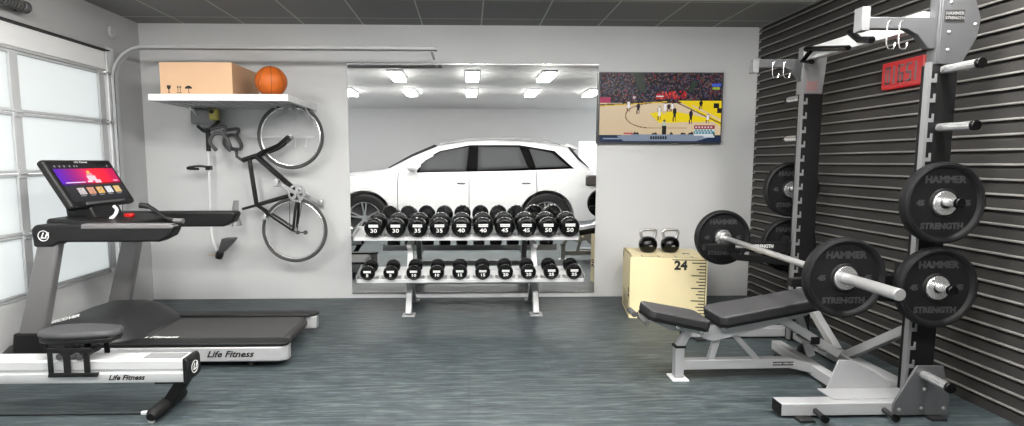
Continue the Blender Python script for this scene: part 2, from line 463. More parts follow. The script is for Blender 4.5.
def paint_game():
    W, H = 200, 112; rd = random.Random(3)
    im = [[(222, 196, 160)]*W for _ in range(H)]
    def inside(p, poly):
        x, y = p; r = False; n = len(poly)
        for i in range(n):
            x1, y1 = poly[i]; x2, y2 = poly[(i+1) % n]
            if (y1 > y) != (y2 > y) and x < (x2-x1)*(y-y1)/(y2-y1)+x1: r = not r
        return r
    def poly(pts, col, nz=0):
        ys = [p[1] for p in pts]; xs = [p[0] for p in pts]
        for j in range(max(0, int(min(ys))), min(H, int(max(ys))+1)):
            for i in range(max(0, int(min(xs))), min(W, int(max(xs))+1)):
                if inside((i+.5, j+.5), pts):
                    k = rd.uniform(-nz, nz); im[j][i] = tuple(c+k for c in col)
    def rect(x0, y0, x1, y1, col, nz=0): poly([(x0, y0), (x1, y0), (x1, y1), (x0, y1)], col, nz)
    def dot(x, y, rx, ry, col):
        for j in range(int(y-ry), int(y+ry)+1):
            for i in range(int(x-rx), int(x+rx)+1):
                if 0 <= i < W and 0 <= j < H and ((i-x)/rx)**2+((j-y)/ry)**2 <= 1: im[j][i] = col
    for j in range(H):
        for i in range(W):
            k = rd.uniform(-5, 5); im[j][i] = (226+k-j*.1, 204+k-j*.1, 174+k-j*.15)
    # crowd
    rect(0, 0, W, 48, (24, 24, 32), 8)
    for _ in range(1900):
        x, y = rd.uniform(0, W), rd.uniform(0, 46)
        c = rd.choice([(96, 72, 64), (46, 46, 70), (104, 96, 104), (30, 30, 40), (90, 60, 70), (50, 66, 100), (120, 90, 68), (20, 20, 30), (130, 30, 40), (80, 80, 98), (30, 30, 46)])
        dot(x, y, rd.uniform(.7, 1.5), rd.uniform(.7, 1.6), c)
    poly([(52, 0), (68, 0), (76, 30), (66, 30)], (52, 60, 52), 8)
    poly([(150, 12), (160, 12), (152, 30), (144, 30)], (46, 60, 50), 8)
    rect(183, 16, 198, 21, (60, 90, 190), 10); rect(184, 22, 196, 26, (150, 170, 60), 10)
    for _ in range(60): dot(rd.uniform(92, 140), rd.uniform(29, 40), 1.6, 2, rd.choice([(190, 40, 40), (160, 25, 35), (210, 80, 70)]))
    rect(92, 36, 104, 38, (230, 220, 220))
    rect(0, 39, 18, 48, (170, 50, 90), 10)
    poly([(0, 50), (W, 42), (W, 47), (120, 44), (0, 53)], (20, 18, 22), 4)
    # side line and key
    poly([(0, 52), (110, 45), (110, 47), (0, 54)], (214, 180, 60), 6)
    poly([(128, 44), (200, 44), (200, 86), (168, 66)], (236, 206, 24), 5)
    poly([(82, 64), (122, 61), (176, 72), (190, 78), (108, 80), (98, 80)], (240, 212, 20), 5)
    poly([(150, 52), (154, 51), (200, 74), (200, 78)], (222, 196, 160), 5)
    poly([(128, 47), (200, 80), (200, 82), (126, 48)], (90, 70, 40), 5)
    for k in range(120):
        a = PI*(.5+k/120); dot(84+42*math.cos(a), 68+20*math.sin(a)*1.0, .8, .8, (120, 90, 60))
    for k in range(60): dot(84+k*1.0, 88-k*.0+.0, .4, .4, (150, 120, 90))
    def player(x, y, h, top, leg=(120, 80, 60), low=(30, 30, 40)):
        dot(x, y-h, 1.3, 1.5, (70, 45, 35)); rect(x-2, y-h+1.5, x+2.3, y-h*.55, top); rect(x-2, y-h*.55, x+2, y-h*.33, top)
        rect(x-2.5, y-h*.33, x-.8, y, leg); rect(x+.8, y-h*.33, x+2.5, y, leg); rect(x-3.2, y-h+2, x-2, y-h*.6, leg); rect(x+2, y-h+2, x+3.2, y-h*.6, leg)
    W1 = (236, 234, 236); D1 = (34, 30, 44)
    player(47, 62, 17, W1); player(56, 44, 8, (200, 180, 190)); player(63, 66, 17, D1, (60, 40, 40))
    player(98, 76, 22, W1); player(107, 66, 18, W1, (210, 180, 180)); player(113, 62, 12, D1); player(119, 62, 14, W1); player(123, 78, 22, D1, (60, 40, 40))
    player(150, 82, 22, D1, (60, 40, 40)); player(166, 58, 14, (24, 24, 30), (30, 26, 30)); player(178, 80, 14, W1); player(20, 46, 12, (24, 22, 26), (20, 20, 24))
    player(31, 48, 12, (26, 26, 34), (24, 22, 26)); rect(187, 48, 196, 56, (20, 20, 26)); rect(193, 56, 200, 64, (28, 26, 30))
    rect(103, 84, 110, 100, (24, 26, 26)); rect(104, 78, 109, 85, (190, 200, 180)); dot(106, 76, 2, 2, (110, 80, 60))
    for x in (58, 62, 88, 92, 118, 140, 136, 148, 152, 188): dot(x, 99-rd.uniform(0, 2), 2.2, 2.6, (30, 26, 28))
    # ticker and score box
    poly([(0, 100), (W, 100), (W, 112), (0, 112)], (28, 44, 72), 4)
    poly([(28, 101), (60, 99), (160, 99), (184, 103), (160, 110), (40, 110)], (134, 146, 164), 4)
    rect(40, 96, 56, 99, (190, 90, 100), 20)
    for x in range(84, 110, 4): rect(x, 102, x+2.6, 107, (24, 28, 40))
    rect(172, 101, 190, 104, (200, 210, 220)); rect(6, 105, 34, 107, (150, 165, 190))
    rect(156, 84, 190, 90, (150, 30, 45)); rect(156, 90, 190, 94, (190, 215, 215)); rect(156, 94, 190, 98, (50, 120, 140)); rect(156, 98, 188, 101, (215, 220, 220))
    for x in range(158, 188, 5): rect(x, 86, x+3, 88, (230, 220, 225)); rect(x, 95, x+2, 97, (220, 235, 240)); rect(x, 91, x+3, 93, (60, 80, 90))
    return im

tvm = screen_mat('tv_picture', .64)
tv = thing('television', 'flat wall television showing a basketball game', 'television', (1.9, YB, 1.53))
MB().box(1.262, 2.472, YB-.055, YB-.03, 1.530, 2.210).build('bezel', M('tv_bezel', (62, 63, 68), .35, .2), tv, bev=.003)
MB().box(1.5, 2.3, YB-.03, YB-.0005, 1.68, 2.1).build('wall_mount', blackm, tv, bev=.004)
screen('screen', 1.188, .658, paint_game(), (1.273, YB-.0562, 2.199), (1, 0, 0), (0, 0, 1), tvm, tv)

# ------------------------------------------------------------------ shelf with box and ball
sh = thing('wall_shelf', 'deep white wire shelf high on the back wall holding a cardboard box', 'shelf', (-2.07, YB, 1.86))
SX0, SX1, SY0 = -2.552, -1.462, 4.43
MB().box(SX0, SX1, SY0, YB-.002, 1.872, 1.892).build('board', white_matte, sh, bev=.002)
e = MB().box(SX0, SX1, SY0-.012, SY0, 1.840, 1.895); e.box(SX1, SX1+.012, SY0-.012, YB-.002, 1.840, 1.895); e.box(SX0-.012, SX0, SY0-.012, YB-.002, 1.840, 1.895)
e.build('edge_lip', white_m, sh, bev=.002)
rb = MB()
for i in range(12):
    x = SX0+.05+i*(SX1-SX0-.1)/11; rb.box(x-.012, x+.012, SY0+.01, YB-.01, 1.848, 1.871)
rb.build('rib', white_matte, sh)
for x in (SX1-.02, SX0+.04):
    b = MB().box(x, x+.012, YB-.03, YB-.002, 1.69, 1.843); b.beam((x+.006, YB-.02, 1.72), (x+.006, YB-.30, 1.843), .012, .012, (1, 0, 0))
    b.build('bracket', white_m, sh)
bx = thing('cardboard_box', 'closed brown cardboard box with handling symbols on the white shelf', 'box', (-2.2, 4.78, 1.916))
b = MB().box(-2.535, -1.945, 4.55, 5.12, 1.894, 2.168)
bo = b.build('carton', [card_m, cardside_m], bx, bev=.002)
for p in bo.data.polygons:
    if abs(p.normal.x) > .7: p.material_index = 1  # sides get a darker cardboard copy, shading put into the colour
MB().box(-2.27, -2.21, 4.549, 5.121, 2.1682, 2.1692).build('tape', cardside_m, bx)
s = MB(); y = 4.5495
# symbols: goblet (fragile), two arrows (this way up), umbrella (keep dry)
gx, gz = -2.465, 1.945
s.prism([(gx-.016, gz+.035), (gx+.016, gz+.035), (gx+.014, gz+.012), (gx+.003, gz), (gx+.003, gz-.02), (gx+.012, gz-.026), (gx-.012, gz-.026), (gx-.003, gz-.02), (gx-.003, gz), (gx-.014, gz+.012)], y-.001, y)
for ax in (-2.392, -2.372):
    s.prism([(ax-.002, gz-.02), (ax+.002, gz-.02), (ax+.002, gz+.016), (ax+.009, gz+.016), (ax, gz+.034), (ax-.009, gz+.016), (ax-.002, gz+.016)], y-.001, y)
s.box(-2.404, -2.360, y-.001, y, gz-.027, gz-.023)
ux = -2.305
s.prism([(ux+.03*math.cos(R(a)), gz+.008+.024*math.sin(R(a))) for a in range(0, 181, 15)], y-.001, y); s.box(ux-.002, ux+.002, y-.001, y, gz-.022, gz+.01); s.box(ux-.002, ux+.010, y-.001, y, gz-.026, gz-.022)
s.build('printed_symbols', ink_m, bx, smooth=0)
br_ = .127; bc = Vector((-1.645, 4.60, 1.8925+br_))
ba = MB().sphere((0, 0, 0), br_, 48)
ba = ba.build('basketball', ball_m, world=False); ba.location = bc; tag(ba, 'orange basketball with black seams beside the cardboard box on the shelf', 'basketball')
s = MB(); q = br_-.0005
s.tube([(q*math.cos(a), 0, q*math.sin(a)) for a in [i*2*PI/48 for i in range(48)]], .0022, n=6, closed=True)
s.tube([(0, q*math.cos(a), q*math.sin(a)) for a in [i*2*PI/48 for i in range(48)]], .0022, n=6, closed=True)
for sg in (-1, 1):
    pts = []
    for i in range(48):
        a = i*2*PI/48; v = Vector((sg*(.62+.16*math.cos(2*a)), math.cos(a), math.sin(a))); k = (1-min(.95, v.x**2))**.5
        v = Vector((v.x, math.cos(a)*k, math.sin(a)*k)).normalized()*q; pts.append(v)
    s.tube(pts, .0022, n=6, closed=True)
s.xf(Matrix.Rotation(R(20), 4, 'Z') @ Matrix.Rotation(R(25), 4, 'X'))
s.build('seam', ink_m, ba, world=False)

# ------------------------------------------------------------------ string trimmer on its wall bracket
pl_ = MB().box(-2.605, -2.445, YB-.012, YB-.001, 1.50, 1.72)
plo = pl_.build('wall_bracket', white_matte, bev=.003); tag(plo, 'pale wall bracket plate behind the string trimmer', 'wall bracket')
for x in (-2.49, -2.40):
    MB().tube(smoothpath([(x, YB-.005, 1.66), (x, YB-.12, 1.66), (x, YB-.14, 1.69)], 4), .006, n=8).build('peg', white_m, plo)
tr = thing('string_trimmer', 'string trimmer hanging head down on the back wall below the shelf', 'trimmer', (-2.43, 5.12, .43))
b = MB().box(-2.57, -2.34, 5.07, 5.19, 1.70, 1.834); b.box(-2.53, -2.36, 5.08, 5.17, 1.66, 1.70)
b.build('engine_cover', grey_m, tr, bev=.02, seg=3)
MB().box(-2.385, -2.305, 5.035, 5.10, 1.735, 1.836).build('fuel_tank', yellow_m, tr, bev=.015, seg=3)
MB().cyl((-2.352, 5.035, 1.81), (-2.352, 5.02, 1.81), .018).build('fuel_cap', black, tr)
h = MB().tube([(-2.425, 5.10, 1.66), (-2.428, 5.10, 1.45)], .021, n=12)
h.tube(smoothpath([(-2.51, 5.09, 1.685), (-2.47, 5.09, 1.645), (-2.425, 5.09, 1.635), (-2.37, 5.09, 1.68), (-2.315, 5.09, 1.735)], 5), .016, n=10)
h.build('rear_handle', black, tr)
MB().tube([(-2.43, 5.10, 1.46), (-2.44, 5.10, .80)]+smoothpath([(-2.44, 5.10, .80), (-2.437, 5.10, .64), (-2.405, 5.10, .53), (-2.37, 5.10, .49)], 5), .0125, n=12).build('shaft', white_m, tr)
h = MB().tube(smoothpath([(-2.43, 5.10, 1.30), (-2.50, 5.06, 1.312), (-2.585, 5.03, 1.30), (-2.585, 5.03, 1.288), (-2.50, 5.05, 1.285)], 5), .011, n=10)
h.box(-2.455, -2.41, 5.075, 5.125, 1.275, 1.315); h.build('loop_handle', black, tr)
g = MB().prism([(-2.365, .505), (-2.325, .63), (-2.218, .632), (-2.215, .618), (-2.335, .49)], 5.05, 5.15); g.build('guard', dgrey_m, tr, bev=.005)
MB().lathe([(.001, -.045), (.028, -.045), (.035, -.02), (.035, .015), (.02, .04), (.001, .04)], (-2.37, 5.10, .475), (.35, 0, 1), 24).build('line_head', black, tr)
MB().tube([(-2.39, 5.09, .47), (-2.47, 5.07, .468)], .003, n=6).build('trimmer_line', orange_m, tr)

# ------------------------------------------------------------------ bicycle hung upright
BY = 5.08
hk = MB().box(-2.10, -1.48, YB-.018, YB-.001, 1.575, 1.60)
hko = hk.build('bike_hanger', white_m, bev=.002); tag(hko, 'slim white wall rail with hooks behind the upper bicycle wheel', 'wall rail')
for x in (-1.80, -1.66, -1.56):
    MB().tube([(x, YB-.01, 1.585), (x, YB-.03, 1.50), (x, YB-.06, 1.49), (x, YB-.065, 1.51)], .005, n=8).build('hook', white_m, hko)
bk = thing('road_bicycle', 'black road bicycle hanging upright on the back wall, front wheel on top', 'bicycle', (-1.65, BY, .40))
def wheel(cx, cz, r=.295):
    tyr = MB(); ring = [(cx+r*math.cos(a), BY, cz+r*math.sin(a)) for a in [i*2*PI/56 for i in range(56)]]
    tyr.tube(ring, .014, n=10, closed=True)
    root = tyr.build('tyre', tyre_m, bk)
    ri = MB(); ring = [(cx+(r-.022)*math.cos(a), BY, cz+(r-.022)*math.sin(a)) for a in [i*2*PI/56 for i in range(56)]]
    ri.tube(ring, .0095, n=8, closed=True); ri.build('rim', alu, root)
    sp = MB()
    for i in range(20):
        a = i*2*PI/20; b = a+(.5 if i % 2 else -.5); s_ = .022 if i % 4 < 2 else -.022
        sp.tube([(cx+.018*math.cos(b), BY+s_, cz+.018*math.sin(b)), (cx+(r-.025)*math.cos(a), BY, cz+(r-.025)*math.sin(a))], .0009, n=4)
    sp.build('spoke', steel, root)
    hb = MB().cyl((cx, BY-.05, cz), (cx, BY+.05, cz), .009); hb.cyl((cx, BY-.03, cz), (cx, BY-.022, cz), .022); hb.cyl((cx, BY+.022, cz), (cx, BY+.03, cz), .022)
    hb.build('hub', steel, root)
FW, RW = (-1.655, 1.59), (-1.645, .705)
wheel(*FW); wheel(*RW)
BB, SC, HT, HB_ = (-1.60, 1.06), (-1.995, .945), (-2.065, 1.375), (-1.985, 1.405)
f = MB()
P3 = lambda p, dy=0: (p[0], BY+dy, p[1])
f.tube([P3(BB), P3(SC)], .020); f.tube([P3(SC), P3((-2.045, 1.375))], .021); f.tube([P3(BB), P3((-1.975, 1.40))], .026)
f.tube([P3((-2.11, 1.365)), P3((-1.95, 1.418))], .024)
f.cyl(P3(BB, -.035), P3(BB, .035), .022)
for dy in (-1, 1):
    f.tube([P3(BB, dy*.02), P3(((BB[0]+RW[0])/2, (BB[1]+RW[1])/2), dy*.05), P3(RW, dy*.052)], .013)
    f.tube([P3(SC, dy*.015), P3((-1.82, .825), dy*.05), P3(RW, dy*.052)], .011)
f.tube([P3(SC), P3((-2.13, .908))], .013)
f.build('frame', bike_m, bk)
k = MB()
for dy in (-1, 1): k.tube(smoothpath([P3((-1.95, 1.418), dy*.02), P3((-1.90, 1.44), dy*.05), P3((-1.76, 1.50), dy*.055), P3((-1.655, 1.59), dy*.055)], 4), [.022]*4+[.021]*4+[.018]*4+[.012])
k.tube([P3((-1.95, 1.418), -.03), P3((-1.95, 1.418), .03)], .018)
k.build('fork', bike_m, bk)
hb = MB()
hb.tube([P3((-2.11, 1.365)), P3((-2.16, 1.40)), P3((-2.16, 1.47))], .015)
for dy, ox in ((-1, 0), (1, .0)):
    hb.tube(smoothpath([(-2.16, BY, 1.47), (-2.165, BY+dy*.10, 1.475), (-2.17, BY+dy*.13, 1.52), (-2.22, BY+dy*.135, 1.60), (-2.30, BY+dy*.135, 1.60), (-2.335, BY+dy*.14, 1.53), (-2.28, BY+dy*.145, 1.455)], 5), .017)
hb.build('handlebar', dgrey_m, bk)
for dy in (-1, 1): MB().tube(smoothpath([(-2.21, BY+dy*.135, 1.60), (-2.19, BY+dy*.135, 1.665), (-2.27, BY+dy*.13, 1.66), (-2.33, BY+dy*.13, 1.645)], 4), .014).build('brake_lever', dgrey_m, bk)
sd = MB()
vs = []
for i in range(9):
    t_ = i/8; z = .99-.24*t_; hw = .012+.06*max(0, (t_-.35)/.65)**1.3; x = -2.185-.012*math.sin(t_*PI)
    for a in range(8): an = a*PI/4; vs.append((x+.026*math.cos(an)*(1+.5*t_), BY+hw*math.sin(an), z))
fs = [(i*8+k_, i*8+(k_+1) % 8, (i+1)*8+(k_+1) % 8, (i+1)*8+k_) for i in range(8) for k_ in range(8)]+[tuple(range(7, -1, -1)), tuple(range(64, 72))]
sd.add(vs, fs)
plabel(sd.build('saddle', M('pale_saddle', (140, 140, 140), .4), bk, smooth=60), 'pale grey saddle')
cr = MB(); cr.lathe([(.062, -.003), (.080, -.003), (.083, 0), (.080, .003), (.062, .003)], P3(BB, -.055), (0, 1, 0), 36, closed=True)
for i in range(5): a = i*2*PI/5+.3; cr.beam(P3(BB, -.055), (BB[0]+.06*math.cos(a), BY-.055, BB[1]+.065*math.sin(a)), .004, .026)
cr.cyl(P3(BB, -.06), P3(BB, -.04), .02)
cr.build('chainring', alu, bk)
cr = MB(); cr.beam(P3(BB, -.07), (-1.755, BY-.075, 1.158), .014, .032); cr.beam(P3(BB, .06), (-1.43, BY+.07, .965), .014, .032); cr.cyl(P3(BB, -.075), P3(BB, .065), .012)
cr.build('crank_arm', alu, bk)
for c, sy in (((-1.76, 1.16), -1), ((-1.425, .962), 1)):
    p = MB().box(c[0]-.022, c[0]+.022, BY+sy*.08, BY+sy*.15, c[1]-.035, c[1]+.035) if sy < 0 else MB().box(c[0]-.022, c[0]+.022, BY+.075, BY+.135, c[1]-.03, c[1]+.03)
    p.build('pedal', alu, bk, bev=.006)
ch = MB(); ch.lathe([(.03, -.01), (.036, 0), (.03, .01)], P3(RW, -.045), (0, 1, 0), 20); ch.build('cassette', steel, bk)
ch = MB()
d = Vector((RW[0]-BB[0], 0, RW[1]-BB[1])).normalized(); nn = Vector((-d.z, 0, d.x))
for sg in (1, -1): ch.beam(Vector(P3(BB, -.055))+nn*sg*.064, Vector(P3(RW, -.045))+nn*sg*.034, .005, .006)
ch.build('chain', dgrey_m, bk)
dr = MB(); dr.cyl((-1.60, BY-.06, .69), (-1.60, BY-.045, .69), .018); dr.beam(P3(RW, -.055), (-1.60, BY-.055, .69), .006, .014); dr.cyl((-1.53, BY-.06, .69), (-1.53, BY-.045, .69), .02); dr.beam((-1.60, BY-.055, .69), (-1.53, BY-.055, .69), .006, .012)
dr.build('derailleur', dgrey_m, bk)
bc_ = MB().box(-1.94, -1.90, BY-.03, BY+.03, .80, .86); plabel(bc_.build('brake_caliper', alu, bk, bev=.006), 'silver rim brake')

# ------------------------------------------------------------------ plyo box and kettlebells
pb = thing('plyo_box', 'pale plywood jump box with a 24 inch scale printed on its front', 'plyo box', (1.752, 4.70, 0), (0, 0, R(-9.5)))
H6 = .538
b = MB()
hx, hy = .318, .25
b.box(-hx, hx, -hy, -hy+.018, 0, H6); b.box(-hx, hx, hy-.018, hy, 0, H6); b.box(hx-.018, hx, -hy+.018, hy-.018, 0, H6)
b.box(-hx+.018, hx-.018, -hy+.018, hy-.018, H6-.018, H6); b.box(-hx+.018, hx-.018, -hy+.018, hy-.018, 0, .018)
# left side with a hand slot
b.prism([(-hy+.018, 0), (hy-.018, 0), (hy-.018, H6), (-hy+.018, H6)], -hx+.004, -hx+.018, 'x')
b.box(-hx, -hx+.018, -hy+.018, -.06, 0, H6); b.box(-hx, -hx+.018, .06, hy-.018, 0, H6); b.box(-hx, -hx+.018, -.06, .06, 0, .37); b.box(-hx, -hx+.018, -.06, .06, .405, H6)
b.build('panel', ply_m, pb, world=False, smooth=0)
yy = -hy-.0012
def mark(name, mb): return mb.build(name, ink_m, pb, world=False, smooth=0)
s = MB()
s.box(hx-.016, hx-.012, yy, yy+.0015, .03, H6-.014)
for i in range(17):
    z = H6-.042-i*.0272; L_ = .115 if i % 4 == 0 else (.075 if i % 2 == 0 else .055); s.box(hx-.0125-L_, hx-.0125, yy, yy+.0015, z-.0042, z+.0042)
s.box(.03, hx-.0125, yy, yy+.0015, H6-.020, H6-.014)
mark('printed_scale', s)
mark('height_number', MB().text('24', .105, (.100, yy, H6-.068), (1, 0, 0), (0, 0, 1), .0008, bold=.0045))
mark('height_number', MB().text('30', .10, (-hx-.0012, -hy+.055, .21), (0, 0, 1), (0, 1, 0), .0008, bold=.002))
mark('height_number', MB().text('20', .07, (.19, -.02, H6+.001), (-1, 0, 0), (0, -1, 0), .0008, bold=.001))
s = MB(); s.box(-hx+.02, -hx+.10, yy, yy+.0015, .03, .034)
for i in range(5): s.box(-hx+.02+i*.016, -hx+.031+i*.016, yy, yy+.0015, .034, .055)
mark('corner_mark', s)
s = MB(); s.box(-hx-.0015, -hx, -hy+.09, hy-.03, .026, .030)
for i in range(9): s.box(-hx-.0015, -hx, -hy+.10+i*.036, -hy+.106+i*.036, .03, .03+(.10 if i % 2 else .16))
mark('side_scale', s)
s = MB(); s.box(-hx+.10, hx-.08, -hy+.012, -hy+.016, H6, H6+.001)
for i in range(4): s.box(-hx+.1+i*.14, -hx+.106+i*.14, -hy+.016, -hy+.10, H6, H6+.001)
mark('top_scale', s)
mark('corner_mark', MB().box(-hx-.0015, -hx, hy-.05, hy-.01, H6-.08, H6-.02))

def kettlebell(x, y, label):
    k = thing('kettlebell', label, 'kettlebell', (x, y, H6+.001), group='kettlebells on the jump box')
    k.scale = (1.03, 1.03, .99)
    b = MB().lathe([(.001, 0), (.045, 0), (.058, .008), (.074, .035), (.080, .068), (.074, .102), (.055, .130), (.030, .142), (.001, .145)], (0, 0, 0), (0, 0, 1), 32)
    b.build('ball', ureth, k, world=False)
    h = MB().tube(smoothpath([(-.048, 0, .118), (-.060, 0, .15), (-.066, 0, .182), (-.050, 0, .202), (0, 0, .205), (.050, 0, .202), (.066, 0, .182), (.060, 0, .15), (.048, 0, .118)], 5), .0135, n=12)
    plabel(h.build('handle', steel, k, world=False), 'bare steel handle')
    s = MB().box(-.014, .014, -.0815, -.0790, .062, .074); s.build('badge', grey_m, k, world=False, smooth=0)
    return k
kettlebell(1.625, 4.74, 'black kettlebell with steel handle, left of the two on the plywood box')
kettlebell(1.823, 4.73, 'black kettlebell with steel handle, right of the two on the plywood box')

# ------------------------------------------------------------------ dumbbell rack
dr_ = thing('dumbbell_rack', 'two-tier silver dumbbell rack in front of the wall mirror', 'dumbbell rack', (.04, 4.8, 0))
TIL = R(9)
def tier(x0, x1, y, z, dep, cx, step):
    m = Matrix.Translation((0, y, z)) @ Matrix.Rotation(TIL, 4, 'X')
    t = MB()
    t.box(x0, x1, -.004, 0, -.032, -.004, m); t.box(x0, x1, 0, dep, -.022, -.004, m)      # front lip and tray floor
    t.box(x0, x1, dep, dep+.004, -.022, .03, m)
    n = 10; pw = (x1-x0)/n
    o = t.build('tray', white_m, dr_, bev=.0015)
    s = MB()                                        # saddle inserts that cradle the heads
    for i in range(n):
        a, b_ = cx+step*i-.082, cx+step*i+.082
        for yy in (.012,):
            s.prism([(a, -.004), (b_, -.004), (b_, .018), ((a+b_)/2+.035, .0), ((a+b_)/2-.035, .0), (a, .018)], yy, yy+.04, 'y', m)
    s.build('saddle_insert', silver, o)
    for x in (x0-.006, x1):
        e = MB(); e.prism([(-.01, -.03), (dep+.01, -.03), (dep+.01, .05), (-.01, .035)], x, x+.006, 'x', m); e.build('end_plate', silver, dr_, bev=.001)
    return m
T1 = tier(-1.00, .975, 4.665, .694, .25, -.820, .1903)
T2 = tier(-.93, .975, 4.42, .372, .22, -.837, .1916)
for x in (-.525, .600):
    u = MB().beam((x, 4.62, .012), (x, 4.94, .74), .055, .07, (1, 0, 0)); u.build('upright', silver, dr_, bev=.006)
    MB().box(x-.055, x+.055, 4.565, 4.68, 0, .012).build('foot_plate', silver, dr_, bev=.003)
    u = MB().beam((x, 4.80, .30), (x, 5.10, .012), .045, .05, (1, 0, 0)); u.build('rear_leg', silver, dr_, bev=.004)
    MB().box(x-.05, x+.05, 5.06, 5.16, 0, .012).build('foot_plate', silver, dr_, bev=.003)
    u = MB().beam((x, 4.70, .60), (x, 5.0, .66), .04, .03, (1, 0, 0)); u.beam((x, 4.44, .335), (x, 4.82, .40), .04, .03, (1, 0, 0)); u.build('tray_arm', silver, dr_, bev=.003)
u = MB().beam((-.525, 4.80, .27), (.60, 4.80, .27), .05, .05, (0, 1, 0)); u.build('crossbar', silver, dr_, bev=.004)

def dumbbell(r, hl, gap, num, label, grp):
    """axis along local Y; number faces -Y"""
    d = thing('dumbbell', label, 'dumbbell', (0, 0, 0), group=grp)
    for sgn in (-1, 1):
        y0 = sgn*gap/2; pr = [(.001, 0), (r*.60, 0), (r*.93, hl*.16), (r, hl*.34), (r, hl*.72), (r*.90, hl*.93), (r*.74, hl), (r*.70, hl*.965), (.001, hl*.965)]
        MB().lathe([(a, h_*1.) for a, h_ in pr], (0, y0, 0), (0, sgn, 0), 26).build('head', ureth, d, world=False, smooth=30)
    h = MB().lathe([(.001, -gap/2), (.014, -gap/2), (.0165, -gap/4), (.018, 0), (.0165, gap/4), (.014, gap/2), (.001, gap/2)], (0, 0, 0), (0, 1, 0), 16)
    plabel(h.build('handle', chrome, d, world=False), 'chrome handle')
    yf = -(gap/2+hl*.965+.0005)
    s = MB().text(str(num), r*.56, (0, yf, -r*.24), (1, 0, 0), (0, 0, 1), .0008, bold=.0008, sx=1.25)
    for q, zz in enumerate((r*.36, r*.20)): s.box(-r*.48, r*.48, yf-.0008, yf+.0008, zz-r*.06, zz+r*.065)
    s.build('number_label', whiteink, d, world=False, smooth=0)
    return d
ups = [(-.820+.1903*i, 30+5*(i//2)) for i in range(10)]
los = [(-.837+.1916*i, 5+5*(i//2)) for i in range(10)]
def put(list_, T, tiername, grp, r0, dr, hl, gap, dep, z0):
    for i, (x, n) in enumerate(list_):
        r = r0+dr*(n/5); side = 'left' if i % 2 == 0 else 'right'
        d = dumbbell(r, hl, gap, n, 'round black dumbbell marked %d, %s of its pair on the %s tier' % (n, side, tiername), grp)
        p = T @ Vector((x, dep/2, r+z0))
        d.location = p; d.rotation_euler = (TIL, 0, 0)
put(ups, T1, 'upper', 'dumbbells on the upper tier', .081, .0008, .085, .10, .19, .001)
put(los, T2, 'lower', 'dumbbells on the lower tier', .061, .0009, .060, .10, .15, -.002)

# ------------------------------------------------------------------ treadmill
td = thing('treadmill', 'large grey treadmill with a colour touchscreen by the garage door', 'treadmill', (-2.1, 3.83, 0))
TY0, TY1 = 3.43, 4.22
deck = MB().box(-2.75, -1.27, TY0+.03, TY1-.03, .07, .145); deck.build('deck', black, td, bev=.01)
bl = MB()
pts = [(-2.70, .150), (-1.30, .150)]+[(-1.30+.045*math.cos(R(a)), .105+.045*math.sin(R(a))) for a in range(75, -91, -15)]+[(-1.30, .056), (-2.70, .056)]
bl.prism(pts, TY0+.12, TY1-.12); bl.build('running_belt', belt_m, td, smooth=50)
s = MB().text('Life Fitness', .045, (-2.15, TY0+.20, .1515), (1, 0, 0), (0, 1, 0), .0008, shear=.3, bold=.001, sx=1.5); s.build('belt_lettering', whiteink, td, smooth=0)
for (ya, yb) in ((TY0, TY0+.125), (TY1-.125, TY1)):
    r_ = MB()
    o_ = ya == TY0
    outer = [(-2.62, ya), (-1.215, ya), (-1.185, ya+.03), (-1.185, ya+.08), (-1.25, yb), (-2.62, yb)] if o_ else [(-2.62, ya), (-1.25, ya), (-1.185, yb-.08), (-1.185, yb-.03), (-1.215, yb), (-2.62, yb)]
    MB().prism(outer, .148, .170, 'z').build('side_rail', black, td, bev=.006)
    ou = [(-2.62, ya), (-1.24, ya), (-1.19, ya+.035), (-1.19, ya+.09), (-1.24, ya+.10), (-2.62, ya+.10)] if o_ else [(-2.62, yb-.10), (-1.24, yb-.10), (-1.19, yb-.09), (-1.19, yb-.035), (-1.24, yb), (-2.62, yb)]
    sc_ = MB().prism(ou, .045, .147, 'z').build('side_cover', silver, td, bev=.012, seg=3)
s = MB().text('Life Fitness', .058, (-1.56, TY0-.001, .098), (1, 0, 0), (0, 0, 1), .0008, shear=.35, bold=.0015, sx=1.15); s.build('side_lettering', ink_m, td, smooth=0)
for x in (-1.45, -2.5):
    for y in (TY0+.07, TY1-.07): MB().cyl((x, y, 0), (x, y, .05), .025, n=16).build('levelling_foot', rubber, td)
# motor hood
hd = MB()
st = [(-3.07, .03, .13), (-2.96, .03, .19), (-2.82, .03, .265), (-2.66, .03, .315), (-2.50, .03, .318), (-2.37, .03, .29), (-2.26, .04, .20), (-2.21, .05, .155)]
vs = []
for x, zb, zt in st:
    for y, k in ((TY0+.02, .55), (TY0+.10, .9), (TY0+.22, 1), (TY1-.22, 1), (TY1-.10, .9), (TY1-.02, .55)): vs.append((x, y, zb+(zt-zb)*k))
    for y in (TY1-.02, TY0+.02): vs.append((x, y, zb))
fs = [tuple(range(7, -1, -1)), tuple(range(len(vs)-8, len(vs)))]+[(i*8+k, i*8+(k+1) % 8, (i+1)*8+(k+1) % 8, (i+1)*8+k) for i in range(len(st)-1) for k in range(8)]
hd.add(vs, fs); hd.build('motor_hood', hood_m, td, bev=.02, seg=3, smooth=60)
s = MB().text('DISCOVER', .040, (-2.70, TY0+.12, .305), (1, .0, .25), (-.1, .85, .45), .001, sx=1.2, bold=.0008); s.build('hood_lettering', whiteink, td, smooth=0)
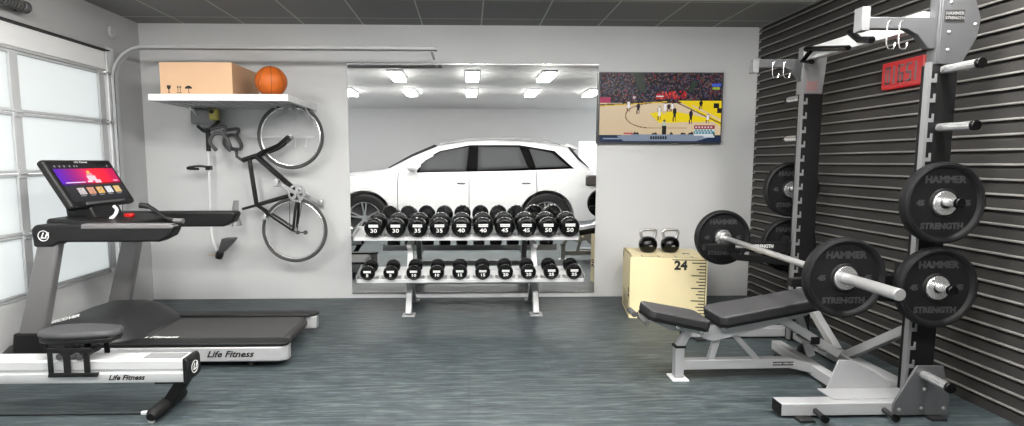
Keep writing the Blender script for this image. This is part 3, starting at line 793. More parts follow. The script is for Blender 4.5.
# uprights
for y, ox in ((TY0, -.03), (TY1-.075, .06)):
    u = MB(); 
    u.prism([(-2.895+ox, .17), (-2.735+ox, .17), (-2.575+ox, .86), (-2.705+ox, .86)], y, y+.075)
    u.build('upright', treadgrey, td, bev=.018, seg=3)
    f_ = MB().prism([(-2.93+ox, .02), (-2.71+ox, .02), (-2.70+ox, .25), (-2.895+ox, .25)], y-.012, y+.09); f_.build('upright_foot', black, td, bev=.01)
# handrails
def handrail(y0, y1, xa, xb, za, zb, ex):
    h = MB()
    p = [(xa, za-.03), (xa+.12, za-.028), (xa+.16, za), (xb-.10, za), (xb-.03, za+.035), (xb, zb-.025), (xb-.01, zb), (xa+.02, zb), (xa-.01, zb-.03)]
    h.prism(p, y0, y1); return h.build('handrail', black, td, bev=.02, seg=3)
hr = handrail(TY0-.01, TY0+.10, -2.755, -1.87, .842, .955, 0)
MB().prism([(-2.45, .925), (-1.885, .925), (-1.87, .945), (-1.90, .958), (-2.45, .958)], TY0-.014, TY0+.06).build('rail_accent', treadgrey, hr, bev=.008)
handrail(TY1-.10, TY1+.01, -2.75, -1.78, .855, .972, 0)
lg = MB().lathe([(.030, -.002), (.034, -.002), (.034, .002), (.030, .002)], (-2.685, TY0-.012, .885), (0, 1, 0), 28, closed=True)
lg.text('Lf', .052, (-2.685, TY0-.0125, .885), (1, 0, 0), (0, 0, 1), .0008, shear=.4, bold=.0012); lg.build('emblem', whiteink, td, smooth=0)
# dash between the rails
da = MB().prism([(-2.77, .86), (-2.36, .86), (-2.28, .90), (-2.28, .935), (-2.42, .965), (-2.74, .985)], TY0+.09, TY1-.09); da.build('dash', black, td, bev=.02, seg=3)
MB().box(-2.45, -2.395, 3.84, 3.89, .955, .985).build('stop_button', red_m, td, bev=.01, seg=3)
nk = MB().prism([(-2.74, .96), (-2.54, .96), (-2.60, 1.10), (-2.76, 1.12)], 3.70, 4.0); nk.build('console_neck', black, td, bev=.015)
# console housing: a slab tilted towards the runner
cn0 = Vector((-2.745, 0, 1.362)); cn1 = Vector((-2.570, 0, 1.058)); dv = (cn0-cn1).normalized(); nr = Vector((-dv.z, 0, dv.x))*-1
def slab(y0, y1, s0, s1, t0, t1):
    v = []
    for tt in (t0, t1):
        for y, s_ in ((y0, s0), (y1, s0), (y1, s1), (y0, s1)):
            p = cn1+dv*s_+nr*tt; v.append((p.x, y, p.z))
    return v
LEN = (cn0-cn1).length
if nr.x < 0: nr = -nr
ho = MB().add(slab(3.53, 4.19, -.01, LEN+.01, -.055, .0), [(3, 2, 1, 0), (4, 5, 6, 7), (0, 1, 5, 4), (1, 2, 6, 5), (2, 3, 7, 6), (3, 0, 4, 7)])
ho = ho.build('console', black, td, bev=.022, seg=4)
cg = MB().add(slab(3.66, 4.06, .0, .022, -.01, .012), [(3, 2, 1, 0), (4, 5, 6, 7), (0, 1, 5, 4), (1, 2, 6, 5), (2, 3, 7, 6), (3, 0, 4, 7)]); cg.build('control_strip', dgrey_m, ho, bev=.005)
def paint_console():
    W, H = 96, 44; rd = random.Random(5); im = []
    for j in range(H):
        row = []
        for i in range(W):
            if j < 5: c = (26, 24, 30)
            elif j < 25:
                t_ = i/W; d_ = math.exp(-((i-52)**2+(j-13)**2*3)/500.)
                c = (90+150*min(1, t_*1.5)-60*max(0, t_-.75)*4+40*d_, 24+20*d_, 190-150*min(1, t_*1.7)+180*max(0, t_-.7)+30*d_)
                if j > 22: c = tuple(q*.55 for q in c)
            else: c = (58-j*.5, 58-j*.5, 62-j*.5)
            row.append(c)
        im.append(row)
    def rect(x0, y0, x1, y1, c):
        for j in range(y0, y1):
            for i in range(x0, x1): im[j][i] = c
    for x in (4, 11, 18, 26, 33, 37, 88): rect(x, 1, x+2, 3, (150, 150, 155))
    for (x0, y0, x1, y1, c) in ((47, 8, 52, 11, (240, 190, 90)), (45, 11, 54, 14, (220, 150, 160)), (43, 14, 57, 20, (240, 205, 215)), (40, 20, 48, 22, (240, 220, 225)), (52, 19, 62, 23, (235, 200, 215))): rect(x0, y0, x1, y1, c)
    rect(6, 21, 36, 22, (235, 225, 240)); rect(84, 20, 92, 22, (240, 150, 180))
    for k, c in enumerate(((200, 190, 190), (215, 150, 120), (220, 170, 90), (220, 220, 225), (225, 185, 110))):
        x = 16+k*15; rect(x, 28, x+11, 36, c)
        for _ in range(14): im[rd.randint(29, 35)][x+rd.randint(1, 9)] = (rd.randint(80, 240),)*3
        rect(x, 37, x+8, 38, (140, 140, 140))
    return im
o_ = cn1+dv*(LEN-.035)+nr*.0015; screen('touchscreen', .585, .285, paint_console(), (o_.x, 3.568, o_.z), (0, 1, 0), tuple(dv), screen_mat('console_picture', .9), ho)
p = cn1+dv*(LEN-.015)+nr*.001; s = MB().text('Life Fitness', .024, (p.x, 3.86, p.z), (0, 1, 0), tuple(dv), .0006, shear=.3, sx=1.2); s.build('console_lettering', whiteink, ho, smooth=0)
# grip bar and earphone lead
g = MB().tube(smoothpath([(-2.14, TY0+.10, 1.068), (-2.09, TY0+.10, 1.062), (-2.03, TY0+.08, 1.035), (-1.95, TY0+.05, .992), (-1.90, TY0+.05, .978)], 5), [.018]*6+[.013]*5+[.011]*5+[.014]*5, n=12)
g.build('grip_bar', black, td)
MB().tube([(-1.90, TY0+.05, .975), (-1.84, TY0+.05, .970)], [.015, .017], n=14).build('grip_end', treadgrey, td)
MB().tube(smoothpath([(-2.45, 3.75, 1.045), (-2.42, 3.73, 1.02), (-2.425, 3.71, .985), (-2.45, 3.69, .955)], 5), .011, n=8).build('earphone_lead', white_m, td)

# ------------------------------------------------------------------ rowing machine
rw = thing('rowing_machine', 'silver rowing machine with a grey seat in the foreground left', 'rowing machine', (-2.2, 2.85, 0))
railm = M('satin_silver_rail', (222, 223, 224), .3, .2, var=.02)
rl = MB()
sec = [(-.06, .205), (-.055, .195), (.055, .195), (.06, .205), (.06, .245), (.05, .252), (.05, .262), (.06, .270), (.06, .312), (.052, .320), (-.052, .320), (-.06, .312), (-.06, .270), (-.05, .262), (-.05, .252), (-.06, .245)]
rl.prism([(2.85+a, b) for a, b in sec], -2.72, -1.50, 'x'); rl.build('rail', railm, rw, smooth=30)
ec = MB().prism([(-1.50, .188), (-1.488, .188), (-1.470, .215), (-1.470, .305), (-1.482, .327), (-1.50, .327)], 2.783, 2.917); ec.build('end_cap', black, rw, bev=.008)
lg = MB().lathe([(.030, -.001), (.034, -.001), (.034, .001), (.030, .001)], (-1.4685, 2.85, .26), (1, 0, 0), 28, closed=True); lg.text('Lf', .05, (-1.4682, 2.85, .26), (0, 1, 0), (0, 0, 1), .0008, shear=.3, bold=.001); lg.build('emblem', whiteink, rw, smooth=0)
s = MB().text('Life Fitness', .038, (-1.80, 2.7893, .224), (1, 0, 0), (0, 0, 1), .0006, shear=.35, bold=.0012, sx=1.1); s.build('rail_lettering', ink_m, rw, smooth=0)
MB().box(-1.72, -1.52, 2.815, 2.885, .320, .324).build('warning_label', grey_m, rw)
lg = MB().beam((-1.53, 2.85, .20), (-1.632, 2.85, .045), .07, .058, (0, 1, 0)); lg.build('rear_leg', blackm, rw, bev=.006)
MB().box(-1.66, -1.50, 2.80, 2.90, .183, .197).build('leg_bracket', blackm, rw)
ft = MB().tube([(-1.640, 2.685, .038), (-1.640, 2.705, .042), (-1.640, 2.85, .044), (-1.640, 2.985, .042), (-1.640, 3.005, .038)], [.022, .034, .036, .034, .022], n=16); ft.build('rear_foot', blackm, rw)
for y in (2.73, 2.96): MB().cyl((-1.640, y, 0), (-1.655, y, .02), .03, n=16).build('floor_pad', white_m, rw)
# seat on its carriage
sv = []
import itertools
outl = [(-2.265, .0), (-2.25, .06), (-2.19, .09), (-2.08, .10), (-1.96, .085), (-1.87, .06), (-1.845, 0.), (-1.87, -.06), (-1.96, -.085), (-2.08, -.10), (-2.19, -.09), (-2.25, -.06)]
MB().prism([(x, 2.85+y) for x, y in outl], .418, .458, 'z').build('seat', pad_m, rw, bev=.018, seg=3)
MB().prism([(x*.96-.082, 2.85+y*.93) for x, y in outl], .395, .419, 'z').build('seat_base', black, rw, bev=.006)
for y in (2.765, 2.925):
    c = MB(); c.box(-2.185, -1.955, y, y+.010, .370, .396)
    for x0, x1, dx in ((-2.185, -2.160, 0), (-2.105, -2.070, 0), (-2.00, -1.97, .02)): c.box(x0, x1, y, y+.010, .262, .371)
    c.prism([(-2.19, .238), (-1.935, .238), (-1.925, .262), (-2.185, .262)], y, y+.010); c.build('carriage_plate', black, rw, bev=.003)
c = MB()
for x in (-2.13, -2.03): c.cyl((x, 2.775, .345), (x, 2.925, .345), .018, n=14)
c.build('roller', dgrey_m, rw)
# flywheel housing beyond the left of the frame
fh = MB().lathe([(.001, -.09), (.20, -.09), (.23, -.06), (.23, .06), (.20, .09), (.001, .09)], (-2.82, 2.85, .30), (0, 1, 0), 40); fh.build('flywheel_housing', black, rw)
MB().box(-2.90, -2.84, 2.60, 3.10, 0, .07).build('front_foot', blackm, rw, bev=.01)
for o in rw.children:
    if o.name.split('.')[0] not in ('rear_foot', 'floor_pad', 'front_foot', 'rear_leg', 'flywheel_housing'): o.location.z -= .015 if 'seat' not in o.name else -.006; o.location.x -= .018
cd = MB().tube(smoothpath([(-2.82, 2.80, .006), (-2.6, 2.80, .005), (-2.2, 2.80, .005), (-1.755, 2.80, .006)], 3), .005, n=6)
cdo = cd.build('power_cord', black); tag(cdo, 'thin black power cord lying on the floor under the rower', 'cord')
MB().box(-1.755, -1.705, 2.79, 2.81, .001, .018).build('plug', white_m, cdo, bev=.003)

# ------------------------------------------------------------------ half rack
hrk = thing('half_rack', 'tall silver and black half rack against the slatted right wall', 'power rack', (2.45, 3.35, 0))
PX0, PX1 = 2.412, 2.572
NY0, NY1, FY0, FY1 = 2.79, 2.855, 3.86, 3.925
def upright(y0, y1):
    u = MB().box(PX0+.010, PX1, y0+.003, y1-.003, .02, 1.86); uo = u.build('upright', blackm, hrk, bev=.004)
    f = MB()
    f.box(PX0-.004, PX0+.010, y0-.001, y0+.024, .02, 1.87)
    f.box(PX0-.004, PX0+.012, y0-.006, y0-.001, .02, 1.87)
    z = .22
    while z < 1.82:
        f.box(PX0+.012, PX0+.042, y0-.006, y0-.001, z, z+.020); f.box(PX0+.032, PX0+.042, y0-.006, y0-.001, z+.020, z+.045); z += .103
    plabel(f.build('catch_strip', stripm, uo), 'silver notched catch strip')
    return uo
upright(NY0, NY1); upright(FY0, FY1)
# tops: boxes with gussets that carry the cross member
def top(y0, y1, near):
    t_ = MB()
    if near:
        t_.box(PX0+.035, PX1-.0, y0, y1, 1.86, 2.24)
        o = t_.build('upright_top', silver_shade, hrk, bev=.004)
        g = MB().prism([(PX0+.036, 1.86), (PX1+.0, 1.86), (PX1+.07, 1.99), (PX1+.085, 2.09), (PX1+.03, 2.24), (PX0+.036, 2.24)], y0-.012, y0-.001); g.build('gusset', silver_shade, hrk, bev=.002)
        bb = MB()
        for x, z in ((PX0+.08, 1.93), (PX0+.08, 2.02), (PX0+.08, 2.17), (PX1+.055, 2.06)): bb.lathe([(.009, 0), (.009, -.004), (.004, -.008), (.001, -.008)], (x, y0-.012, z), (0, 1, 0), 12)
        bb.build('bolt', steel, hrk)
    else:
        t_.prism([(PX0+.0, 2.175), (PX0+.18, 2.175), (PX0+.17, 2.06), (PX1-.01, 1.84), (PX0-.005, 1.84)], y0, y1); t_.build('upright_top', stripm, hrk, bev=.004)
        MB().box(PX0+.03, PX0+.11, y0-.002, y0, 1.86, 1.93).build('red_sticker', M('faded_red', (140, 112, 112), .5), hrk)
top(NY0, NY1, True); top(FY0, FY1, False)
nl = MB().box(2.462, 2.568, NY0-.0145, NY0-.012, 2.070, 2.132); nlo = nl.build('name_plate', letter_m, hrk)
MB().box(2.467, 2.563, NY0-.0155, NY0-.0145, 2.075, 2.127).build('name_plate_field', ink_m, nlo)
s = MB().text('HAMMER', .024, (2.515, NY0-.016, 2.113), (1, 0, 0), (0, 0, 1), .0004, bold=.0005); s.text('STRENGTH', .020, (2.515, NY0-.016, 2.090), (1, 0, 0), (0, 0, 1), .0004, bold=.0005); s.build('name_plate_lettering', grey_m, nlo, smooth=0)
MB().beam((PX0+.03, NY1, 2.10), (PX0+.03, FY0, 2.115), .07, .085, (1, 0, 0)).build('crossbeam', white_m, hrk, bev=.004)
# front arms with end plates and band hooks
for (y, xe, z, pz0, pz1, hk_) in ((2.825, 2.085, 2.072, 2.03, 2.15, ((2.18, 1.94), (2.245, 1.94))), (3.89, 2.09, 2.058, 1.99, 2.085, ((2.19, 1.955), (2.27, 1.955)))):
    MB().prism([(xe, z-.030), (PX0-.12, z-.030), (PX0-.06, z-.06), (PX0-.0, z-.13), (PX0+.036, z-.13), (PX0+.036, z+.03), (xe, z+.028)], y-.02, y+.02).build('front_arm', silver_shade, hrk, bev=.003)
    MB().box(xe-.043, xe, y-.03, y+.03, pz0, pz1).build('end_plate', stripm, hrk, bev=.002)
    for x, zl in hk_:
        MB().tube(smoothpath([(x+.015, y-.028, z+.01), (x, y-.028, z-.01), (x, y-.028, zl+.03), (x+.012, y-.028, zl), (x+.038, y-.028, zl), (x+.048, y-.028, zl+.03)], 5), .0037, n=8).build('band_hook', chrome, hrk)
# pull-up grips on the front of the crossbeam
GX = 2.365
MB().tube([(GX, 3.34, 2.056), (GX, 3.765, 2.135)], .018, n=12).build('pullup_grip', ureth, hrk)
MB().tube([(GX, 3.70, 2.122), (GX, 3.80, 2.056), (GX, 3.69, 2.036)], .018, n=12).build('pullup_grip', ureth, hrk)
MB().tube([(GX, 3.335, 2.15), (GX, 3.25, 2.085), (GX, 3.145, 2.062)], .020, n=12).build('pullup_grip', ureth, hrk)
# weight horns
def horn(y, z, sgn, L=.20, x=None):
    x = 2.447 if sgn < 0 and z < 1.2 else 2.492
    MB().cyl((x, y, z), (x, y+sgn*L, z), .023, n=20).build('weight_horn', alu, hrk)
    MB().cyl((x, y+sgn*L, z), (x, y+sgn*(L+.022), z), .026, n=20).build('horn_cap', ureth, hrk, bev=.004)
for z in (1.83, 1.53, 1.145, .702): horn(NY0, z, -1, .19)
for z in (1.83, 1.53, 1.145, .712): horn(FY1, z, 1, .22)
# safety arms
for y in (2.83, 3.90):
    dz = -.027 if y < 3 else -.006
    a = MB().prism([(1.755, .700+dz), (2.41, .678+dz), (2.41, .765+dz), (1.755, .745+dz)], y-.022, y+.022); a.prism([(1.93, .70), (1.99, .62), (2.41, .575), (2.41, .625), (2.02, .665), (1.99, .70)], y-.015, y+.015)
    ao = a.build('safety_arm', blackm, hrk, bev=.004)
    if y > 3: s = MB().text('HAMMER STRENGTH', .036, (2.13, y-.0228, .724), (1, 0, 0), (0, 0, 1), .0005, bold=.0006, sx=.85)
    if y > 3: s.build('arm_lettering', whiteink, ao, smooth=0)
    MB().box(PX0-.04, PX0-.028, y-.04, y+.04, .60, .80).build('arm_bracket', blackm, ao)
# base
for (y0, y1) in ((2.66, 2.745), (3.93, 4.015)):
    MB().box(1.650, 2.53, y0, y1, .015, .082).build('foot_beam', silver, hrk, bev=.004)
    MB().box(1.645, 1.650, y0+.003, y1-.003, .018, .079).build('end_cap', blackm, hrk)
    for x in (1.72, 2.42): MB().box(x, x+.08, y0-.05, y1+.02, 0, .014).build('rubber_foot', rubber, hrk)
MB().prism([(2.24, .018), (2.53, .018), (2.54, .10), (2.492, .285), (2.352, .285), (2.24, .08)], 2.648, 2.66).build('base_gusset', silver_shade, hrk, bev=.002)
bb = MB()
for x, z in ((2.27, .05), (2.39, .055), (2.51, .055), (2.40, .16)): bb.lathe([(.010, 0), (.010, -.004), (.004, -.008), (.001, -.008)], (x, 2.648, z), (0, 1, 0), 12)
bb.build('bolt', steel, hrk)
MB().prism([(2.24, .018), (2.53, .018), (2.54, .10), (2.492, .285), (2.352, .285), (2.24, .08)], 4.015, 4.027).build('base_gusset', silver_shade, hrk, bev=.002)
MB().cyl((2.39, 2.65, .238), (2.385, 2.50, .236), .024).build('weight_horn', alu, hrk); MB().cyl((2.385, 2.50, .236), (2.385, 2.48, .236), .027).build('horn_cap', ureth, hrk, bev=.004)
for x in (1.83, 2.20): MB().cyl((x, 2.67, .045), (x, 2.59, .035), .014).build('band_peg', rubber, hrk); MB().cyl((x, 2.59, .035), (x, 2.575, .034), .020).build('horn_cap', ureth, hrk)
MB().beam((2.49, 2.74, .055), (2.49, 3.94, .055), .08, .075, (1, 0, 0)).build('floor_beam', silver, hrk, bev=.004)
MB().beam((2.48, 3.33, .09), (2.48, 2.86, .42), .05, .05, (1, 0, 0)).build('diagonal_brace', silver, hrk, bev=.003)
MB().beam((2.48, 3.43, .09), (2.48, 3.87, .42), .05, .05, (1, 0, 0)).build('diagonal_brace', silver, hrk, bev=.003)
d = MB().prism([(1.95, .083), (2.41, .083), (2.41, .090), (1.95, .090)], 2.70, 2.83); d.prism([(2.00, .090), (2.06, .255), (2.13, .25), (2.36, .12), (2.36, .090)], 2.825, 2.833)
d.build('bench_dock', silver, hrk, bev=.002)

# plates
def plate(loc, label, grp, r=.212, th=.06, text_side=-1):
    p = thing('weight_plate', label, 'weight plate', loc, group=grp)
    pr = [(.030, -th/2+.012), (.072, -th/2+.010), (.078, -th/2+.018), (r*.83, -th/2+.018), (r*.88, -th/2+.004), (r*.93, -th/2), (r*.985, -th/2+.006), (r, -th/2+.016), (r, th/2-.016), (r*.985, th/2-.006), (r*.93, th/2), (r*.88, th/2-.004), (r*.83, th/2-.018), (.078, th/2-.018), (.072, th/2-.010), (.030, th/2-.012)]
    MB().lathe(pr, (0, 0, 0), (0, 1, 0), 64, closed=True).build('disc', plate_m, p, world=False, smooth=25)
    hb = MB().lathe([(.0295, -th/2+.004), (.060, -th/2+.004), (.064, -th/2+.010), (.064, th/2-.010), (.060, th/2-.004), (.0295, th/2-.004)], (0, 0, 0), (0, 1, 0), 36, closed=True)
    plabel(hb.build('hub', alu, p, world=False), 'round steel hub')
    y = -th/2+.0172
    for nm_, tx, sz, px_, pz_ in (('maker_lettering', 'HAMMER', .050, 0, .120), ('maker_lettering', 'STRENGTH', .043, 0, -.120), ('weight_number', '45', .038, -.122, 0), ('weight_number', '45', .038, .122, 0)):
        plabel(MB().text(tx, sz, (px_, y, pz_), (1, 0, 0), (0, 0, 1), .001, bold=.0022, sx=1.05).build(nm_, letter_m, p, world=False, smooth=0), 'raised grey lettering')
    return p
BX, BZ = 1.962, .748
plate((BX, 2.70, BZ), 'black 45 pound plate on the near end of the barbell', 'plates on the barbell')
plate((BX, 4.04, BZ+.022), 'black 45 pound plate on the far end of the barbell', 'plates on the barbell')
G = 'plates stored on the rack'
plate((2.447, 2.69, 1.145-.006), 'black 45 pound plate stored on the near rack post, upper one', G)
plate((2.447, 2.69, .702-.006), 'black 45 pound plate stored on the near rack post, lower one', G)
plate((2.492, 4.06, 1.145-.006), 'black 45 pound plate stored behind the far rack post, upper one', G)
plate((2.492, 4.06, .712-.006), 'black 45 pound plate stored behind the far rack post, lower one', G)
barm = M('bright_bar_steel', (186, 186, 187), .3, .6, var=.03)
bar = thing('barbell', 'long chrome barbell resting on the rack safety arms', 'barbell', (BX, 3.37, BZ-.02))
MB().cyl((BX, 2.76, BZ), (BX, 3.98, BZ+.022), .0195, n=24).build('bar_shaft', barm, bar)
MB().cyl((BX, 2.73, BZ), (BX, 2.33, BZ), .0285, n=28).build('sleeve', barm, bar, bev=.003)
MB().cyl((BX, 4.01, BZ+.022), (BX, 4.41, BZ+.022), .0285, n=28).build('sleeve', barm, bar, bev=.003)
for y0, y1 in ((2.73, 2.765), (3.975, 4.01)): MB().cyl((BX, y0, BZ+(0 if y0 < 3 else .021)), (BX, y1, BZ+(0 if y0 < 3 else .021)), .044, n=28).build('collar', steel, bar, bev=.004)

# ------------------------------------------------------------------ bench
bn = thing('adjustable_bench', 'adjustable silver bench with charcoal pads in front of the half rack', 'bench', (1.7, 3.2, 0))
YC = 3.20
def pad(name, x0, z0, x1, z1, w0, w1, th):
    a = Vector((x0, 0, z0)); b_ = Vector((x1, 0, z1)); d_ = (b_-a).normalized(); n_ = Vector((-d_.z, 0, d_.x))
    def outline(off):
        L = (b_-a).length; out = []; c = .03
        for s_, t_ in ((0, -w0+c), (c, -w0), (L-c, -w1), (L, -w1+c), (L, w1-c), (L-c, w1), (c, w0), (0, w0-c)):
            p = a+d_*s_+n_*off; out.append((p.x, YC+t_, p.z))
        return out
    v = outline(-th)+outline(0); n = 8
    m = MB().add(v, [tuple(range(n-1, -1, -1)), tuple(range(n, 2*n))]+[(i, (i+1) % n, (i+1) % n+n, i+n) for i in range(n)])
    o = m.build(name, [padside_m, pad_m], bn, bev=.012, seg=3)
    bm_ = o.data
    for p in bm_.polygons:
        if p.normal.z > .8: p.material_index = 1
    # backing board
    v = []
    for off in (-th-.014, -th-.001):
        for (x, y, z) in outline(off): v.append((x, YC+(y-YC)*.93, z))
    MB().add(v, [tuple(range(n-1, -1, -1)), tuple(range(n, 2*n))]+[(i, (i+1) % n, (i+1) % n+n, i+n) for i in range(n)]).build('backing_board', blackm, o)
    return o
pad('seat', 1.055, .474, 1.425, .400, .12, .14, .055)
pad('backrest', 1.465, .428, 2.20, .562, .14, .13, .060)
f = MB().prism([(1.06, .420), (1.40, .350), (1.40, .295), (1.20, .325), (1.07, .385)], YC-.035, YC+.035); f.build('seat_frame', silver, bn, bev=.004)
for y in (YC-.05, YC+.042):
    f = MB().prism([(1.36, .335), (1.40, .275), (1.47, .255), (1.60, .285), (2.05, .415), (2.12, .49), (2.05, .480), (1.60, .395), (1.52, .36), (1.44, .355)], y, y+.008); f.build('back_frame', silver, bn, bev=.002)
for x, z in ((1.245, .352), (1.395, .315), (1.53, .335), (1.86, .405)):
    MB().cyl((x, YC-.062, z), (x, YC+.062, z), .016, n=18).build('pivot_bolt', chrome, bn, bev=.003)
MB().beam((1.275, YC, .015), (1.275, YC, .215), .055, .055).build('front_leg', silver, bn, bev=.004)
MB().beam((1.275, YC, .205), (1.345, YC, .335), .045, .045).build('front_leg', silver, bn, bev=.004)
MB().box(1.243, 1.307, YC-.032, YC+.032, .205, .218).build('leg_collar', blackm, bn)
MB().box(1.225, 1.325, YC-.055, YC+.055, 0, .012).build('foot_plate', white_m, bn, bev=.002)
MB().beam((1.30, YC, .095), (1.98, YC, .100), .055, .060).build('main_beam', silver, bn, bev=.004)
MB().beam((1.97, YC, .100), (2.16, YC, .055), .055, .060).build('main_beam', silver, bn, bev=.004)
MB().box(1.86, 1.99, YC-.0285, YC-.0275, .088, .112).build('label', ink_m, bn)
s = MB().text('HAMMER STRENGTH', .014, (1.925, YC-.0290, .10), (1, 0, 0), (0, 0, 1), .0003); s.build('label_lettering', whiteink, bn, smooth=0)
MB().beam((1.52, YC, .29), (1.475, YC, .12), .03, .04).build('strut', silver, bn, bev=.003)
MB().beam((1.60, YC, .30), (1.77, YC, .12), .03, .035).build('strut', silver, bn, bev=.003)
for y in (YC-.065, YC+.065): MB().beam((1.85, y, .415), (2.25, y, .17), .012, .05).build('support_arm', silver, bn, bev=.003)
MB().box(2.06, 2.12, YC-.075, YC+.075, .235, .285).build('adjuster_sleeve', black, bn, bev=.006)
for x, z in ((1.98, .245), (2.03, .215), (2.08, .18)): MB().cyl((x+.08, YC-.07, z), (x+.08, YC+.07, z), .008, n=10).build('ladder_rung', steel, bn)
MB().beam((2.03, YC+.05, .45), (2.15, YC+.05, .12), .03, .045).build('strut', silver, bn, bev=.003)
MB().beam((2.125, 2.90, .055), (2.165, 3.66, .050), .065, .065, (1, 0, 0)).build('rear_foot', silver, bn, bev=.004)
for y in (2.90, 3.66): MB().box((2.095, 2.155)[0]+(.04 if y > 3.2 else 0), 2.155+(.04 if y > 3.2 else 0), y-.006, y+.006, .025, .085).build('end_cap', black, bn)
for y in (3.02, 3.52): MB().box(2.09, 2.19, y-.03, y+.03, 0, .02).build('rubber_foot', rubber, bn)
MB().lathe([(.001, -.02), (.035, -.02), (.042, -.01), (.042, .01), (.035, .02), (.001, .02)], (2.215, 3.42, .10), (0, 1, 0), 24).build('wheel', rubber, bn)
MB().lathe([(.001, -.02), (.035, -.02), (.042, -.01), (.042, .01), (.035, .02), (.001, .02)], (2.205, 3.0, .065), (0, 1, 0), 24).build('wheel', rubber, bn)
MB().cyl((1.03, YC-.12, .395), (1.03, YC+.02, .395), .018).build('foot_roller', dgrey_m, bn, bev=.004); MB().cyl((1.00, YC+.02, .405), (1.00, YC+.13, .405), .018).build('foot_roller', dgrey_m, bn, bev=.004)
MB().beam((1.01, YC, .40), (1.12, YC, .40), .02, .02).build('roller_arm', dgrey_m, bn)

for o in bn.children: o.location.x += .035
# ------------------------------------------------------------------ LED clock on the slat wall
ck = thing('wall_clock', 'red digital wall clock on the dark slatted wall', 'clock', (XR-.009, 3.45, 1.83))
CX = XR-.045
MB().box(CX, XR-.0095, 3.265, 3.592, 1.832, 2.003).build('housing', emis_mat('red_led_panel', (200, 22, 26), .55), ck, bev=.004)
seg = {'0': 'abcdef', '1': 'bc', '6': 'acdefg', '5': 'acdfg', '7': 'abc'}
s = MB()
def digit(ch_, y, z, w_=.060, h_=.115, t_=.013):
    # seen from -X with +Y to the left
    def r(y0, y1, z0, z1): s.box(CX-.0015, CX+.0005, y-y1, y-y0, z+z0, z+z1)
    for c in seg[ch_]:
        if c == 'a': r(0, w_, h_-t_, h_)
        if c == 'd': r(0, w_, 0, t_)
        if c == 'g': r(0, w_, h_/2-t_/2, h_/2+t_/2)
        if c == 'f': r(0, t_, h_/2, h_)
        if c == 'e': r(0, t_, 0, h_/2)
        if c == 'b': r(w_-t_, w_, h_/2, h_)
        if c == 'c': r(w_-t_, w_, 0, h_/2)
for i, ch_ in enumerate('01651'):
    digit(ch_, (3.562, 3.522, 3.455, 3.393, 3.352)[i], 1.860, .042 if i in (0, 2, 3) else .040)
s.build('digit_display', M('unlit_digit', (96, 92, 92), .5), ck, smooth=0)

# ------------------------------------------------------------------ the white car in the bay behind (seen in the mirror)
car = thing('car', 'white estate car parked behind the gym, seen in the mirror', 'car', (0, -1.45, RZ))
CY = -.42; CW = 1.90     # near side plane and width
def Z(py): return 1.35-(py-162)*.0205
def X(px): return (px-468)*.0205
stn = []   # x, z bottom, z belt, z top, inset at the top
sl = [(-3.55, .02, .55, .62, .28), (-3.42, .0, .80, .88, .20), (-3.10, -.02, .98, 1.02, .16), (-2.4, -.02, 1.06, 1.13, .22), (-1.68, -.02, 1.14, 1.20, .26),
      (-1.15, -.02, 1.16, 1.47, .30), (-.62, -.02, 1.17, 1.69, .34), (0, -.02, 1.175, 1.79, .36), (.5, -.02, 1.18, 1.81, .36), (1.4, -.02, 1.20, 1.77, .36), (2.1, -.0, 1.21, 1.67, .36),
      (2.32, .03, 1.20, 1.40, .28), (2.58, .05, 1.16, 1.20, .20), (2.68, .12, .95, 1.0, .16), (2.70, .20, .60, .70, .2)]
vs = []
NB = 14
for (x, zb, zs, zt, ins_) in sl:
    taper = 0 if -2.9 < x < 2.2 else (.10 if x > 0 else .16)*min(1, (abs(x)-(2.2 if x > 0 else 2.9))/.5)
    ring = [(.10+taper, zb), (.02+taper, zb+.10), (.0+taper, zb+(zs-zb)*.45), (.02+taper, zs-.12), (.045+taper, zs), (ins_-.06+taper, zt-.05), (ins_+.06+taper, zt)]
    half = [(CY-a, z) for a, z in ring]; other = [(CY-CW+a, z) for a, z in reversed(ring)]
    for y, z in half+other: vs.append((x, y, z))
fs = [tuple(range(NB-1, -1, -1)), tuple(range(len(vs)-NB, len(vs)))]+[(i*NB+k, i*NB+(k+1) % NB, (i+1)*NB+(k+1) % NB, (i+1)*NB+k) for i in range(len(sl)-1) for k in range(NB)]
bod = MB().add(vs, fs)
bo = bod.build('body', carpaint, car, smooth=40)
WR = .51; WX = (X(364.6), X(547)); WZ = RZ+WR
cut = MB()
for x in WX:
    cut.cyl((x, CY+.3, WZ), (x, CY-.36, WZ), WR+.065, n=48); cut.cyl((x, CY-CW-.3, WZ), (x, CY-CW+.36, WZ), WR+.065, n=48)
co = cut.build('cutter', cardark, car)
md = bo.modifiers.new('arch', 'BOOLEAN'); md.object = co; md.operation = 'DIFFERENCE'; md.solver = 'EXACT'
bpy.context.view_layer.update()
me2 = bpy.data.meshes.new_from_object(bo.evaluated_get(bpy.context.evaluated_depsgraph_get()))
bo.modifiers.clear(); bo.data = me2
while len(bo.data.materials) > 1: bo.data.materials.pop()
me2.polygons.foreach_set('material_index', [0]*len(me2.polygons))
me2.polygons.foreach_set('use_smooth', [True]*len(me2.polygons)); me2.set_sharp_from_angle(angle=R(32))
bpy.data.objects.remove(co)
